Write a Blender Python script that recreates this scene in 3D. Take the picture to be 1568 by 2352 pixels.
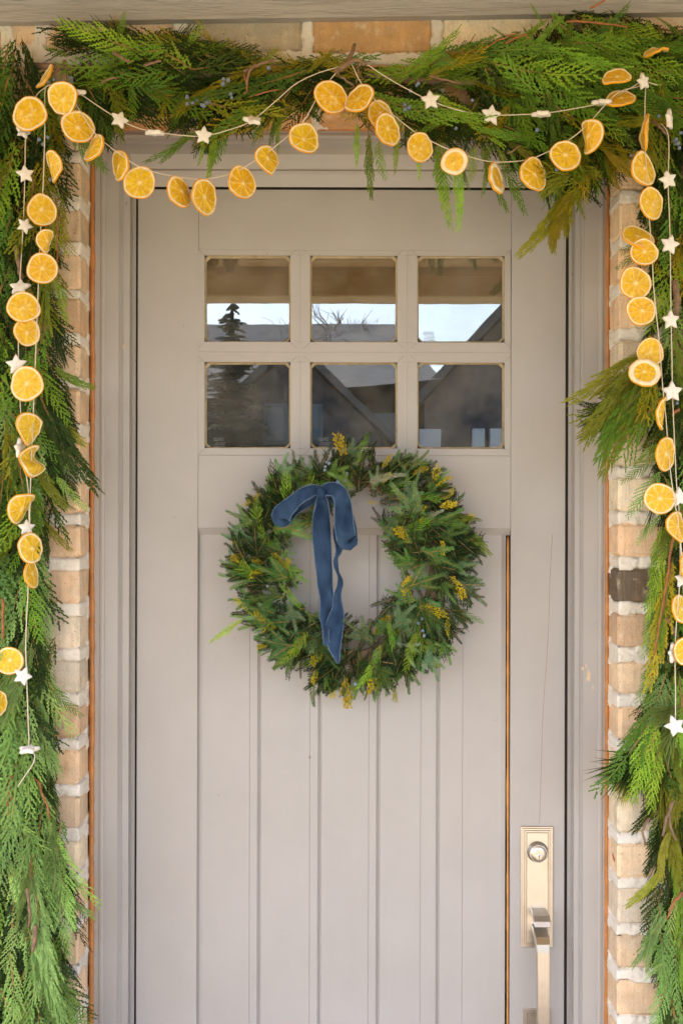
import bpy, math, random
import numpy as np
from mathutils import Vector, Matrix

# ------------------------------------------------------------------ camera, sky, sun, exposure
S = bpy.context.scene
COL = S.collection
for o in list(bpy.data.objects):
    bpy.data.objects.remove(o)
F = 2577.6                      # focal length in units of the 1568 x 2352 picture
CY, CZ = -2.27, 1.38            # camera distance from the brick face, eye height
ROLL = 0.0026
cam_d = bpy.data.cameras.new("camera")
cam = bpy.data.objects.new("camera", cam_d)
COL.objects.link(cam)
cam_d.sensor_width = 36.0
cam_d.lens = F / 2352 * 36.0
cam_d.clip_start = 0.05
cam_d.clip_end = 2000
cam.matrix_world = Matrix(((1, -ROLL, 0, 0), (0, 0, -1, CY), (ROLL, 1, 0, CZ), (0, 0, 0, 1)))
S.camera = cam

SUN_EL, SUN_AZ = math.radians(52), math.radians(205)   # azimuth clockwise from +Y
wd = bpy.data.worlds.new("World")
S.world = wd
wd.use_nodes = True
wn = wd.node_tree.nodes
wl = wd.node_tree.links
for n in list(wn):
    wn.remove(n)
sky = wn.new("ShaderNodeTexSky")
sky.sky_type = 'NISHITA'
sky.sun_disc = False
sky.sun_elevation = SUN_EL
sky.sun_rotation = SUN_AZ
sky.air_density = 1.0
sky.dust_density = 2.5
sky.ozone_density = 1.0
bg = wn.new("ShaderNodeBackground")
bg.inputs[1].default_value = 0.15
wo = wn.new("ShaderNodeOutputWorld")
wl.new(sky.outputs[0], bg.inputs[0])
wl.new(bg.outputs[0], wo.inputs[0])
sl = bpy.data.lights.new("sun", 'SUN')
sl.energy = 3.2
sl.angle = math.radians(0.6)
sl.color = (1.0, 0.93, 0.84)
sun = bpy.data.objects.new("sun", sl)
COL.objects.link(sun)
sd = Vector((math.sin(SUN_AZ) * math.cos(SUN_EL), math.cos(SUN_AZ) * math.cos(SUN_EL), math.sin(SUN_EL)))
sun.rotation_euler = sd.to_track_quat('Z', 'Y').to_euler()
S.view_settings.view_transform = 'Standard'
S.view_settings.look = 'None'
S.view_settings.exposure = 2.2
S.view_settings.gamma = 1.0
S.view_settings.use_curve_mapping = False
S.cycles.max_bounces = 10
S.cycles.diffuse_bounces = 5
S.cycles.transparent_max_bounces = 12
S.cycles.use_denoising = True

rng = np.random.default_rng(7)
random.seed(7)


def W(u, v, y):
    """The point of the depth plane y that the camera sees at picture position (u, v)."""
    d = y - CY
    U, V = u - 784.0, 1176.0 - v
    return np.array(((U - ROLL * V) * d / F, y, CZ + (V + ROLL * U) * d / F))


def X(u, y, v=1176.0):
    return W(u, v, y)[0]


def Z(v, y, u=784.0):
    return W(u, v, y)[2]


# ------------------------------------------------------------------ object helpers
def empty(name, loc, label=None, cat=None, group=None):
    o = bpy.data.objects.new(name, None)
    o.empty_display_size = 0.02
    o.location = loc
    COL.objects.link(o)
    tag(o, label, cat, group)
    return o


def tag(o, label=None, cat=None, group=None, kind=None):
    if label: o["label"] = label
    if cat: o["category"] = cat
    if group: o["group"] = group
    if kind: o["kind"] = kind
    return o


def world_loc(p):
    v = Vector((0, 0, 0))
    while p is not None:
        v += p.location
        p = p.parent
    return v


def make_mesh(name, V, Fc, mat, smooth=False, attrs=None):
    m = bpy.data.meshes.new(name)
    V = np.asarray(V, dtype=np.float32)
    if isinstance(Fc, np.ndarray):
        n, k = Fc.shape
        m.vertices.add(len(V))
        m.vertices.foreach_set("co", V.ravel())
        m.loops.add(n * k)
        m.loops.foreach_set("vertex_index", Fc.astype(np.int32).ravel())
        m.polygons.add(n)
        m.polygons.foreach_set("loop_start", np.arange(0, n * k, k, dtype=np.int32))
        m.update(calc_edges=True)
    else:
        m.from_pydata([tuple(map(float, p)) for p in V], [], Fc)
        m.update()
    if smooth:
        m.polygons.foreach_set("use_smooth", np.ones(len(m.polygons), dtype=bool))
    if attrs:
        for k, a in attrs.items():
            at = m.attributes.new(k, 'FLOAT', 'POINT')
            at.data.foreach_set("value", np.asarray(a, dtype=np.float32))
    if mat is not None:
        m.materials.append(mat)
    return m


def obj(name, V, Fc, mat, parent=None, smooth=False, attrs=None, loc=None):
    """One mesh object; V in world coordinates."""
    V = np.asarray(V, dtype=np.float64)
    base = np.array(world_loc(parent)) if parent is not None else np.zeros(3)
    own = V.mean(axis=0) if loc is None else np.asarray(loc, dtype=float)
    m = make_mesh(name, V - own, Fc, mat, smooth, attrs)
    o = bpy.data.objects.new(name, m)
    o.location = own - base
    o.parent = parent
    COL.objects.link(o)
    return o


def cbox(x0, x1, y0, y1, z0, z1, b=0.0015):
    """A box with chamfered edges: 24 vertices, 26 faces."""
    V, idx = [], {}
    for sx in (0, 1):
        for sy in (0, 1):
            for sz in (0, 1):
                for ax in range(3):
                    p = [(x0, x1)[sx], (y0, y1)[sy], (z0, z1)[sz]]
                    q = [p[i] + (b if (sx, sy, sz)[i] == 0 else -b) for i in range(3)]
                    q[ax] = p[ax]
                    idx[(sx, sy, sz, ax)] = len(V)
                    V.append(q)
    Fc = []
    for ax in range(3):
        a1, a2 = (ax + 1) % 3, (ax + 2) % 3
        for s in (0, 1):
            r = []
            for t1, t2 in ((0, 0), (1, 0), (1, 1), (0, 1)):
                k = [0, 0, 0]; k[ax] = s; k[a1] = t1; k[a2] = t2
                r.append(idx[(*k, ax)])
            Fc.append(r if s else r[::-1])
    for ax in range(3):
        a1, a2 = (ax + 1) % 3, (ax + 2) % 3
        for t1 in (0, 1):
            for t2 in (0, 1):
                k0 = [0, 0, 0]; k0[a1] = t1; k0[a2] = t2
                k1 = list(k0); k1[ax] = 1
                r = [idx[(*k0, a1)], idx[(*k1, a1)], idx[(*k1, a2)], idx[(*k0, a2)]]
                Fc.append(r if t1 == t2 else r[::-1])
    for sx in (0, 1):
        for sy in (0, 1):
            for sz in (0, 1):
                r = [idx[(sx, sy, sz, a)] for a in range(3)]
                Fc.append(r if (sx + sy + sz) % 2 else r[::-1])
    return np.array(V), Fc


def join(parts):
    V, Fc, n = [], [], 0
    for v, f in parts:
        V.append(np.asarray(v)); Fc += [[i + n for i in r] for r in f]; n += len(v)
    return np.vstack(V), Fc


def loft(rings, close_u=False, caps=False):
    """Rings of equal length joined to a skin."""
    n = len(rings[0]); V = np.vstack(rings); Fc = []
    for i in range(len(rings) - 1):
        for j in range(n if close_u else n - 1):
            k = (j + 1) % n
            Fc.append([i * n + j, i * n + k, (i + 1) * n + k, (i + 1) * n + j])
    if caps:
        Fc.append(list(range(n))[::-1]); Fc.append([(len(rings) - 1) * n + j for j in range(n)])
    return V, Fc


def catmull(P, n=6):
    P = np.asarray(P, dtype=float)
    Q = np.vstack([2 * P[0] - P[1], P, 2 * P[-1] - P[-2]])
    out = []
    for i in range(1, len(Q) - 2):
        for t in np.linspace(0, 1, n, endpoint=False):
            a, b, c, d = Q[i - 1], Q[i], Q[i + 1], Q[i + 2]
            out.append(0.5 * (2 * b + (c - a) * t + (2 * a - 5 * b + 4 * c - d) * t * t + (3 * b - a - 3 * c + d) * t ** 3))
    out.append(P[-1])
    return np.array(out)


def tube(P, r, k=6):
    P = np.asarray(P, dtype=float)
    r = np.broadcast_to(np.asarray(r, dtype=float), (len(P),))
    T = np.gradient(P, axis=0)
    T /= np.linalg.norm(T, axis=1)[:, None] + 1e-12
    up = np.array((0.13, -0.97, 0.2))
    rings = []
    for p, t, rr in zip(P, T, r):
        a = np.cross(t, up); a /= np.linalg.norm(a) + 1e-9
        b = np.cross(t, a)
        rings.append(np.array([p + rr * (math.cos(q) * a + math.sin(q) * b) for q in np.linspace(0, 2 * math.pi, k, endpoint=False)]))
    return loft(rings, close_u=True, caps=True)


def vnoise(x, y, scale, seed, octv=3):
    """Smooth value noise in -1..1 over arrays x, y."""
    out = np.zeros(np.broadcast(x, y).shape); amp, tot = 1.0, 0.0
    for o in range(octv):
        g = np.random.default_rng(seed + o).random((257, 257)) * 2 - 1
        px, py = x * scale * 2 ** o + 31.7 * o + 1000, y * scale * 2 ** o + 17.3 * o + 1000
        ix, iy = np.floor(px).astype(int), np.floor(py).astype(int)
        fx, fy = px - ix, py - iy
        fx, fy = fx * fx * (3 - 2 * fx), fy * fy * (3 - 2 * fy)
        a, b = g[ix % 257, iy % 257], g[(ix + 1) % 257, iy % 257]
        c, d = g[ix % 257, (iy + 1) % 257], g[(ix + 1) % 257, (iy + 1) % 257]
        out += amp * ((a * (1 - fx) + b * fx) * (1 - fy) + (c * (1 - fx) + d * fx) * fy)
        tot += amp; amp *= 0.55
    return out / tot


# ------------------------------------------------------------------ materials
class N:
    def __init__(s, name):
        s.m = bpy.data.materials.new(name); s.m.use_nodes = True
        s.t = s.m.node_tree
        s.p = s.t.nodes["Principled BSDF"]
        s.out = s.t.nodes["Material Output"]

    def n(s, typ, **kw):
        x = s.t.nodes.new(typ)
        for k, v in kw.items():
            if k.startswith("i_"):
                x.inputs[k[2:].replace("_", " ")].default_value = v
            else:
                setattr(x, k, v)
        return x

    def l(s, a, b): s.t.links.new(a, b)

    def coords(s, scale=(1, 1, 1), kind="Object"):
        c = s.n("ShaderNodeTexCoord"); mp = s.n("ShaderNodeMapping")
        mp.inputs["Scale"].default_value = scale
        if kind == "World":
            g = s.n("ShaderNodeNewGeometry"); s.l(g.outputs["Position"], mp.inputs[0])
        else:
            s.l(c.outputs[kind], mp.inputs[0])
        return mp.outputs[0]

    def noise(s, vec, scale, detail=4, rough=0.55):
        x = s.n("ShaderNodeTexNoise"); x.inputs["Scale"].default_value = scale
        x.inputs["Detail"].default_value = detail; x.inputs["Roughness"].default_value = rough
        if vec is not None: s.l(vec, x.inputs["Vector"])
        return x.outputs["Fac"]

    def ramp(s, fac, stops):
        r = s.n("ShaderNodeValToRGB"); e = r.color_ramp.elements
        while len(e) < len(stops): e.new(0.5)
        for q, (p, c) in zip(e, stops):
            q.position = p; q.color = (*c, 1) if len(c) == 3 else c
        s.l(fac, r.inputs[0])
        return r.outputs[0]

    def step(s, fac, a, b):
        r = s.n("ShaderNodeMapRange"); r.inputs[1].default_value = a; r.inputs[2].default_value = b
        s.l(fac, r.inputs[0]); return r.outputs[0]

    def mix(s, fac, a, b, mode='MIX'):
        x = s.n("ShaderNodeMix", data_type='RGBA', blend_type=mode)
        for v, i in ((fac, 0), (a, 6), (b, 7)):
            if isinstance(v, (int, float)): x.inputs[i].default_value = v
            elif isinstance(v, tuple): x.inputs[i].default_value = (*v, 1)
            else: s.l(v, x.inputs[i])
        return x.outputs[2]

    def math(s, op, a, b=0.5):
        x = s.n("ShaderNodeMath", operation=op)
        for v, i in ((a, 0), (b, 1)):
            if isinstance(v, (int, float)): x.inputs[i].default_value = v
            else: s.l(v, x.inputs[i])
        return x.outputs[0]

    def bump(s, h, strength=0.3, dist=0.002):
        b = s.n("ShaderNodeBump"); b.inputs["Strength"].default_value = strength
        b.inputs["Distance"].default_value = dist
        s.l(h, b.inputs["Height"]); s.l(b.outputs[0], s.p.inputs["Normal"])

    def base(s, c):
        if isinstance(c, tuple): s.p.inputs["Base Color"].default_value = (*c, 1)
        else: s.l(c, s.p.inputs["Base Color"])

    def set(s, rough=0.5, metal=0.0, spec=0.5):
        s.p.inputs["Roughness"].default_value = rough
        s.p.inputs["Metallic"].default_value = metal
        s.p.inputs["Specular IOR Level"].default_value = spec
        return s


def plain(name, c, rough=0.5, metal=0.0, var=0.12, sc=30):
    k = N(name); v = k.coords(kind="Object")
    f = k.noise(v, sc)
    k.base(k.ramp(f, [(0.25, tuple(x * (1 - var) for x in c)), (0.75, tuple(min(1, x * (1 + var)) for x in c))]))
    k.set(rough, metal); k.bump(f, 0.15, 0.001)
    return k.m


PAINT = (0.404, 0.382, 0.367)


def paint(name, streak, chips=0.0, rough=0.42):
    k = N(name); w = k.coords(streak, "World")
    f = k.noise(w, 60, 5, 0.6)
    blot = k.noise(k.coords(kind="World"), 3.5, 3)
    c = k.ramp(blot, [(0.3, tuple(x * 0.95 for x in PAINT)), (0.7, tuple(x * 1.04 for x in PAINT))])
    c = k.mix(k.math('MULTIPLY', f, 0.12), c, (0.30, 0.25, 0.21))
    spk = k.noise(k.coords((1, 1, 0.6), "World"), 85, 2, 0.5)
    c = k.mix(k.step(spk, 0.75, 0.79), c, (0.22, 0.15, 0.10))
    if chips:
        ch = k.noise(k.coords((1, 1, 0.35), "World"), 16, 6, 0.7)
        c = k.mix(k.step(ch, 0.745 - chips, 0.76 - chips), c, (0.60, 0.46, 0.33))
    dust = k.noise(k.coords(kind="World"), 13, 6, 0.65)
    c = k.mix(k.math('MULTIPLY', k.step(dust, 0.5, 0.75), 0.10), c, (0.52, 0.48, 0.44))
    c = k.mix(k.math('MULTIPLY', k.step(dust, 0.5, 0.28), 0.06), c, (0.27, 0.23, 0.19))
    k.base(c); k.set(rough)
    k.l(k.math('ADD', k.math('MULTIPLY', dust, 0.35), rough - 0.18), k.p.inputs["Roughness"])
    k.bump(f, 0.30, 0.0012)
    return k.m


M_DOOR = paint("door_paint", (1, 1, 0.04))
M_DOORH = paint("rail_paint", (0.04, 1, 1))
M_CASE = paint("casing_paint", (1, 1, 0.03), 0.01)


def frieze_mat():
    k = N("embossed_board_paint")
    v = k.coords((0.10, 1, 1), "World")
    f = k.noise(v, 75, 6, 0.65)
    g = k.noise(k.coords((0.16, 1, 1.2), "World"), 24, 3)
    h = k.math('ADD', k.step(f, 0.42, 0.58), k.math('MULTIPLY', g, 0.8))
    k.base(k.mix(k.step(f, 0.3, 0.5), tuple(x * 0.85 for x in PAINT), PAINT))
    k.set(0.45); k.bump(h, 0.6, 0.004)
    return k.m


M_FRIEZE = frieze_mat()


def brick_mat():
    k = N("old_brick")
    oi = k.n("ShaderNodeObjectInfo")
    w = k.coords(kind="World")
    col = oi.outputs["Color"]
    str_ = k.noise(k.coords((1, 1, 0.10), "World"), 120, 4, 0.6)
    blot = k.noise(w, 22, 4)
    c = k.mix(k.step(blot, 0.42, 0.66), col, k.mix(1.0, col, (1.22, 1.17, 1.10), 'MULTIPLY'))
    c = k.mix(k.math('MULTIPLY', k.step(str_, 0.5, 0.7), 0.35), c, (0.48, 0.29, 0.14))
    sm = k.noise(k.coords((1, 1, 0.8), "World"), 24, 8, 0.72)
    c = k.mix(k.math('MULTIPLY', k.step(sm, 0.54, 0.66), 0.70), c, (0.76, 0.66, 0.50))
    gry = k.noise(w, 15, 5, 0.6)
    c = k.mix(k.math('MULTIPLY', k.step(gry, 0.60, 0.68), 0.5), c, (0.40, 0.36, 0.28))
    red = k.noise(w, 19, 2)
    c = k.mix(k.step(red, 0.735, 0.75), c, (0.50, 0.13, 0.05))
    grit = k.noise(w, 330, 4, 0.7)
    c = k.mix(k.math('MULTIPLY', k.step(grit, 0.45, 0.65), 0.35), c, k.mix(1.0, c, (0.66, 0.60, 0.54), 'MULTIPLY'))
    mot = k.noise(w, 48, 5, 0.7)
    c = k.mix(k.math('MULTIPLY', k.step(mot, 0.5, 0.7), 0.40), c, k.mix(1.0, c, (0.78, 0.66, 0.52), 'MULTIPLY'))
    pit = k.noise(w, 180, 3, 0.6)
    c = k.mix(k.step(pit, 0.665, 0.71), c, (0.14, 0.09, 0.05))
    k.base(c); k.set(0.85, 0, 0.25)
    h = k.math('ADD', k.math('MULTIPLY', str_, 0.8), k.math('ADD', k.noise(w, 70, 5, 0.7), k.math('MULTIPLY', pit, -0.6)))
    k.bump(h, 0.55, 0.004)
    return k.m


def mortar_mat():
    k = N("lime_mortar")
    w = k.coords(kind="World")
    a = k.noise(w, 26, 5, 0.6); b = k.noise(w, 260, 4, 0.7)
    c = k.ramp(a, [(0.3, (0.76, 0.68, 0.58)), (0.5, (0.84, 0.775, 0.69)), (0.72, (0.88, 0.83, 0.76))])
    c = k.mix(k.step(k.noise(w, 75, 5, 0.75), 0.66, 0.71), c, (0.45, 0.37, 0.29))
    k.base(c); k.set(0.9, 0, 0.2)
    c2 = k.mix(k.math('MULTIPLY', k.step(b, 0.55, 0.35), 0.5), c, k.mix(1.0, c, (0.84, 0.82, 0.80), 'MULTIPLY')); k.base(c2)
    k.bump(k.math('ADD', b, k.math('MULTIPLY', k.noise(w, 90, 5, 0.7), 1.6)), 0.5, 0.004)
    return k.m


M_BRICK, M_MORTAR = brick_mat(), mortar_mat()
M_CAULK = plain("amber_caulk", (0.46, 0.19, 0.055), 0.38, 0, 0.3, 25)
M_BARE = plain("bare_wood", (0.55, 0.24, 0.06), 0.55, 0, 0.25, 40)
M_PUTTY = plain("old_putty", (0.42, 0.33, 0.20), 0.5, 0, 0.3, 50)
M_RUBBER = plain("weatherstrip", (0.085, 0.065, 0.050), 0.5)
M_DARKROOM = plain("dim_room", (0.05, 0.045, 0.045), 0.9)
M_STRING = plain("cotton_string", (0.66, 0.57, 0.46), 0.9, 0, 0.1, 300)
M_CLAY = plain("white_clay", (0.80, 0.76, 0.72), 0.6, 0, 0.04, 60)
M_HOLE = plain("pierced_hole", (0.25, 0.2, 0.16), 0.9)
M_BARK = plain("bark", (0.22, 0.135, 0.085), 0.85, 0, 0.4, 90)
M_REDBARK = plain("red_bark", (0.33, 0.12, 0.045), 0.8, 0, 0.35, 90)
M_BERRY = plain("bloomed_berry", (0.17, 0.22, 0.30), 0.6, 0, 0.3, 200)


def nickel_mat():
    k = N("brushed_nickel")
    f = k.noise(k.coords((1, 1, 0.05), "World"), 300, 3)
    g = k.noise(k.coords(kind="World"), 35, 4)
    k.base(k.mix(k.math('MULTIPLY', k.step(g, 0.5, 0.72), 0.35), (0.61, 0.58, 0.53), (0.50, 0.44, 0.36)))
    k.set(0.3, 1.0)
    k.l(k.math('ADD', k.math('MULTIPLY', f, 0.12), 0.27), k.p.inputs["Roughness"])
    k.bump(f, 0.05, 0.0005)
    return k.m


M_NICKEL = nickel_mat()


def leaf_mat(name, rough=0.5, trans=0.25, tipcol=(0.16, 0.23, 0.03)):
    k = N(name)
    oi = k.n("ShaderNodeObjectInfo")
    tip = k.n("ShaderNodeAttribute", attribute_name="tip")
    wood = k.n("ShaderNodeAttribute", attribute_name="wood")
    f = k.noise(k.coords(kind="Object"), 55, 2)
    c = k.mix(k.step(f, 0.35, 0.65), k.mix(1.0, oi.outputs["Color"], (0.7, 0.75, 0.7), 'MULTIPLY'), k.mix(1.0, oi.outputs["Color"], (1.25, 1.2, 1.2), 'MULTIPLY'))
    c = k.mix(k.math('MULTIPLY', tip.outputs["Fac"], 0.62), c, k.mix(0.5, k.mix(1.0, oi.outputs["Color"], (1.9, 1.7, 1.4), 'MULTIPLY'), tipcol))
    c = k.mix(wood.outputs["Fac"], c, (0.33, 0.20, 0.07))
    k.base(c); k.set(rough, 0, 0.18)
    tr = k.n("ShaderNodeBsdfTranslucent"); k.l(c, tr.inputs[0])
    mx = k.n("ShaderNodeMixShader"); mx.inputs[0].default_value = trans
    k.l(k.p.outputs[0], mx.inputs[1]); k.l(tr.outputs[0], mx.inputs[2]); k.l(mx.outputs[0], k.out.inputs[0])
    return k.m


M_CEDAR = leaf_mat("cedar_leaf")
M_FIR = leaf_mat("fir_needle", 0.38, 0.12, (0.10, 0.15, 0.05))
M_YELLOW = leaf_mat("flowering_cedar", 0.55, 0.2, (0.55, 0.37, 0.02))


def fruit_mat(name, kind):
    k = N(name)
    oi = k.n("ShaderNodeObjectInfo")
    w = k.coords(kind="Object")
    if kind == "flesh":
        mem = k.n("ShaderNodeAttribute", attribute_name="mem")
        rad = k.n("ShaderNodeAttribute", attribute_name="rad")
        f = k.noise(w, 160, 4, 0.6)
        a = k.mix(oi.outputs["Random"], (0.95, 0.58, 0.006), (0.93, 0.67, 0.020))
        c = k.mix(k.step(f, 0.35, 0.7), k.mix(1.0, a, (0.80, 0.68, 0.5), 'MULTIPLY'), a)
        c = k.mix(k.math('MULTIPLY', k.step(k.noise(w, 70, 3), 0.55, 0.7), 0.4), c, (0.93, 0.66, 0.08))
        c = k.mix(k.math('MULTIPLY', mem.outputs["Fac"], 0.80), c, (0.97, 0.82, 0.44))
        k.base(c); k.set(0.38, 0, 0.4); k.bump(f, 0.3, 0.001)
    elif kind == "pith":
        k.base(k.ramp(k.noise(w, 90, 4), [(0.3, (0.88, 0.72, 0.45)), (0.6, (0.93, 0.82, 0.60))])); k.set(0.7)
        c = None
    else:
        k.base(k.ramp(k.noise(w, 120, 3), [(0.3, (0.80, 0.32, 0.004)), (0.7, (0.90, 0.46, 0.010))])); k.set(0.42)
        k.bump(k.noise(w, 700, 2), 0.3, 0.0008); c = None
    tr = k.n("ShaderNodeBsdfTranslucent")
    bc = k.p.inputs["Base Color"]
    k.l(bc.links[0].from_socket, tr.inputs[0])
    mx = k.n("ShaderNodeMixShader"); mx.inputs[0].default_value = 0.16 if kind == "flesh" else 0.08
    k.l(k.p.outputs[0], mx.inputs[1]); k.l(tr.outputs[0], mx.inputs[2]); k.l(mx.outputs[0], k.out.inputs[0])
    return k.m


M_FLESH, M_PITH, M_PEEL = (fruit_mat("orange_" + q, q) for q in ("flesh", "pith", "peel"))


def velvet_mat():
    k = N("blue_velvet")
    f = k.noise(k.coords((1, 1, .5), "World"), 26, 2)
    lw = k.n("ShaderNodeLayerWeight"); lw.inputs[0].default_value = 0.35
    c = k.ramp(f, [(0.3, (0.007, 0.022, 0.058)), (0.68, (0.034, 0.074, 0.150))])
    k.base(c); k.set(0.8, 0, 0.2)
    k.p.inputs["Sheen Weight"].default_value = 0.4
    k.p.inputs["Sheen Roughness"].default_value = 0.4
    k.p.inputs["Sheen Tint"].default_value = (0.35, 0.5, 0.8, 1)
    cr = k.noise(k.coords((1, 1, .35), "World"), 75, 4, 0.65)
    k.bump(k.math('ADD', k.noise(k.coords(kind="World"), 500, 2), k.math('MULTIPLY', cr, 2.2)), 0.45, 0.0016)
    return k.m


M_VELVET = velvet_mat()
M_FRAY = plain("frayed_threads", (0.11, 0.17, 0.28), 0.8)


def glass_mat():
    k = N("old_pane_glass")
    gl = k.n("ShaderNodeBsdfGlossy"); gl.inputs["Roughness"].default_value = 0.006
    gl.inputs["Color"].default_value = (0.95, 0.97, 1.0, 1)
    nz = k.noise(k.coords((1, 1, 1), "World"), 5, 2)
    bp = k.n("ShaderNodeBump"); bp.inputs["Strength"].default_value = 0.018; bp.inputs["Distance"].default_value = 0.004
    k.l(nz, bp.inputs["Height"]); k.l(bp.outputs[0], gl.inputs["Normal"])
    tp = k.n("ShaderNodeBsdfTransparent"); tp.inputs[0].default_value = (0.9, 0.93, 0.92, 1)
    df = k.n("ShaderNodeBsdfDiffuse"); df.inputs[0].default_value = (0.5, 0.47, 0.43, 1)
    m1 = k.n("ShaderNodeMixShader"); m1.inputs[0].default_value = 0.15
    k.l(tp.outputs[0], m1.inputs[1]); k.l(gl.outputs[0], m1.inputs[2])
    w = k.coords(kind="World")
    dirt = k.math('ADD', k.math('MULTIPLY', k.step(k.noise(w, 330, 2), 0.70, 0.78), 0.5), k.math('MULTIPLY', k.step(k.noise(w, 9, 6, 0.65), 0.35, 0.75), 0.14))
    scr = k.noise(k.coords((1, 1, 0.12), "World"), 150, 3, 0.6)
    dirt = k.math('ADD', dirt, k.math('MULTIPLY', k.step(scr, 0.72, 0.80), 0.25))
    m2 = k.n("ShaderNodeMixShader")
    k.l(dirt, m2.inputs[0]); k.l(m1.outputs[0], m2.inputs[1]); k.l(df.outputs[0], m2.inputs[2])
    k.l(m2.outputs[0], k.out.inputs[0])
    return k.m


M_GLASS = glass_mat()
M_ETCH = plain("etched_mark", (0.20, 0.20, 0.20), 0.6)

# ------------------------------------------------------------------ setting: ground, porch, street
M_CONC = plain("porch_concrete", (0.40, 0.315, 0.225), 0.85, 0, 0.12, 6)
M_LAWN = plain("winter_lawn", (0.17, 0.16, 0.07), 0.95, 0, 0.3, 4)
M_WALK = plain("pale_walk", (0.36, 0.33, 0.29), 0.9, 0, 0.1, 3)
M_ROAD = plain("asphalt", (0.055, 0.055, 0.057), 0.9, 0, 0.2, 5)
M_CEIL = plain("porch_wood", (0.60, 0.42, 0.22), 0.6, 0, 0.15, 8)
M_HWALL = plain("dark_brick_front", (0.13, 0.105, 0.10), 0.9, 0, 0.5, 4)
M_HGREY = plain("grey_siding", (0.20, 0.21, 0.22), 0.85, 0, 0.15, 2)
M_HROOF = plain("dark_shingle", (0.10, 0.102, 0.108), 0.9, 0, 0.45, 7)
M_HTRIM = plain("pale_trim", (0.75, 0.74, 0.72), 0.6)
M_HWIN = plain("far_window", (0.10, 0.13, 0.16), 0.1)
M_CONIF = plain("dark_conifer", (0.028, 0.045, 0.02), 0.8, 0, 0.4, 9)


def sheet(name, x0, x1, y0, y1, z, mat):
    o = obj(name, [(x0, y0, z), (x1, y0, z), (x1, y1, z), (x0, y1, z)], [[0, 1, 2, 3]], mat)
    return tag(o, kind='structure')


sheet("ground", -600, 600, -900, 600, -0.16, M_LAWN)
sheet("front_path", -0.9, 0.9, -9.0, -2.9, -0.152, M_WALK)
sheet("road", -300, 300, -17, -9.0, -0.150, M_ROAD)
V_, F_ = cbox(-2.4, 2.4, -2.9, 0.30, -0.3, 0.0, 0.01)
tag(obj("porch_floor", V_, F_, M_CONC), kind='structure')

porch = empty("porch_roof", (0, -1.2, 2.5), "wood boarded porch ceiling above the door, mirrored in the upper panes", "porch roof")
for i in range(16):
    y1 = -0.032 - i * 0.155
    V_, F_ = cbox(-2.4, 2.4, y1 - 0.149, y1, 2.48 + .004 * (i % 2), 2.50, 0.010)
    obj("ceiling_board", V_, F_, M_CEIL, porch)
V_, F_ = cbox(-2.4, 2.4, -2.70, -2.515, 2.354, 2.56, 0.006)
obj("front_beam", V_, F_, M_CEIL, porch)
V_, F_ = cbox(-2.5, 2.5, -2.9, 0.10, 2.565, 2.70, 0.01)
obj("roof_deck", V_, F_, M_HROOF, porch)
for sx in (-2.3, 2.3):
    V_, F_ = cbox(sx - 0.09, sx + 0.09, -2.69, -2.53, 0.0, 2.352, 0.006)
    obj("porch_post", V_, F_, M_CEIL, porch)


def prism(poly, y0, y1):
    """A solid between two depths with the outline poly of (x, z)."""
    return loft([np.array([(a, q, b) for a, b in poly]) for q in (y0, y1)], close_u=True, caps=True)


def house_windows(t, y, wins):
    for (x0, x1, z0, z1, mat) in wins:
        V, Fc = cbox(x0, x1, y - 0.05, y + 0.06, z0, z1, 0.02)
        f = obj("window", V, Fc, M_HGREY, t)
        V, Fc = cbox(x0 + .07, x1 - .07, y + 0.02, y + 0.09, z0 + .07, z1 - .07, 0.01)
        obj("pane", V, Fc, mat, f)


hA = empty("house", (-2, -26, -0.15), "long grey house with a level ridge across the street, mirrored in the panes", "house")
V_, F_ = cbox(-8.0, 1.9, -34, -26, -0.15, 3.9, 0.02); obj("wall", V_, F_, M_HGREY, hA)
V_ = [(-8.4, -25.5, 3.8), (2.5, -25.5, 4.7), (1.5, -29.5, 6.75), (-8.4, -29.5, 6.7), (-8.4, -34.4, 3.8), (2.5, -34.4, 4.7)]
obj("roof", V_, [[0, 1, 2, 3], [3, 2, 5, 4], [1, 5, 2], [0, 3, 4], [0, 4, 5, 1]], M_HROOF, hA)
V_, F_ = prism([(-3.3, -.15), (0.9, -.15), (0.9, 3.3), (-1.2, 5.35), (-3.3, 3.3)], -27, -24.6); obj("gable_front", V_, F_, M_HWALL, hA)
for sx in (-1, 1):
    V_, F_ = prism([(-1.2, 5.42), (-1.2 + sx * 2.5, 2.98), (-1.2 + sx * 2.5, 3.2), (-1.2, 5.65)], -27, -24.3); obj("gable_roof", V_, F_, M_HROOF, hA)
house_windows(hA, -24.6, [(-1.9, -1.3, 3.0, 4.0, M_HWIN), (-1.05, -.45, 3.0, 4.0, M_HWIN), (-1.6, -.8, .8, 2.2, M_HWIN)])
V_, F_ = cbox(1.05, 1.45, -26.1, -25.9, 2.6, 3.35, .02); obj("pale_front_panel", V_, F_, M_HTRIM, hA)  # plain pale panel set on the house wall
hB = empty("house", (4.6, -26, -0.15), "dark brick house with a steep gable and pale wall panels, mirrored in the right panes", "house")
V_, F_ = prism([(2.1, -.15), (7.6, -.15), (7.6, 4.2), (4.9, 7.2), (2.1, 4.2)], -36, -26); obj("wall", V_, F_, M_HWALL, hB)
for sx in (-1, 1):
    V_, F_ = prism([(4.9, 7.3), (4.9 + sx * 3.2, 3.85), (4.9 + sx * 3.2, 4.15), (4.9, 7.6)], -36.3, -25.6); obj("roof", V_, F_, M_HROOF, hB)
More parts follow.
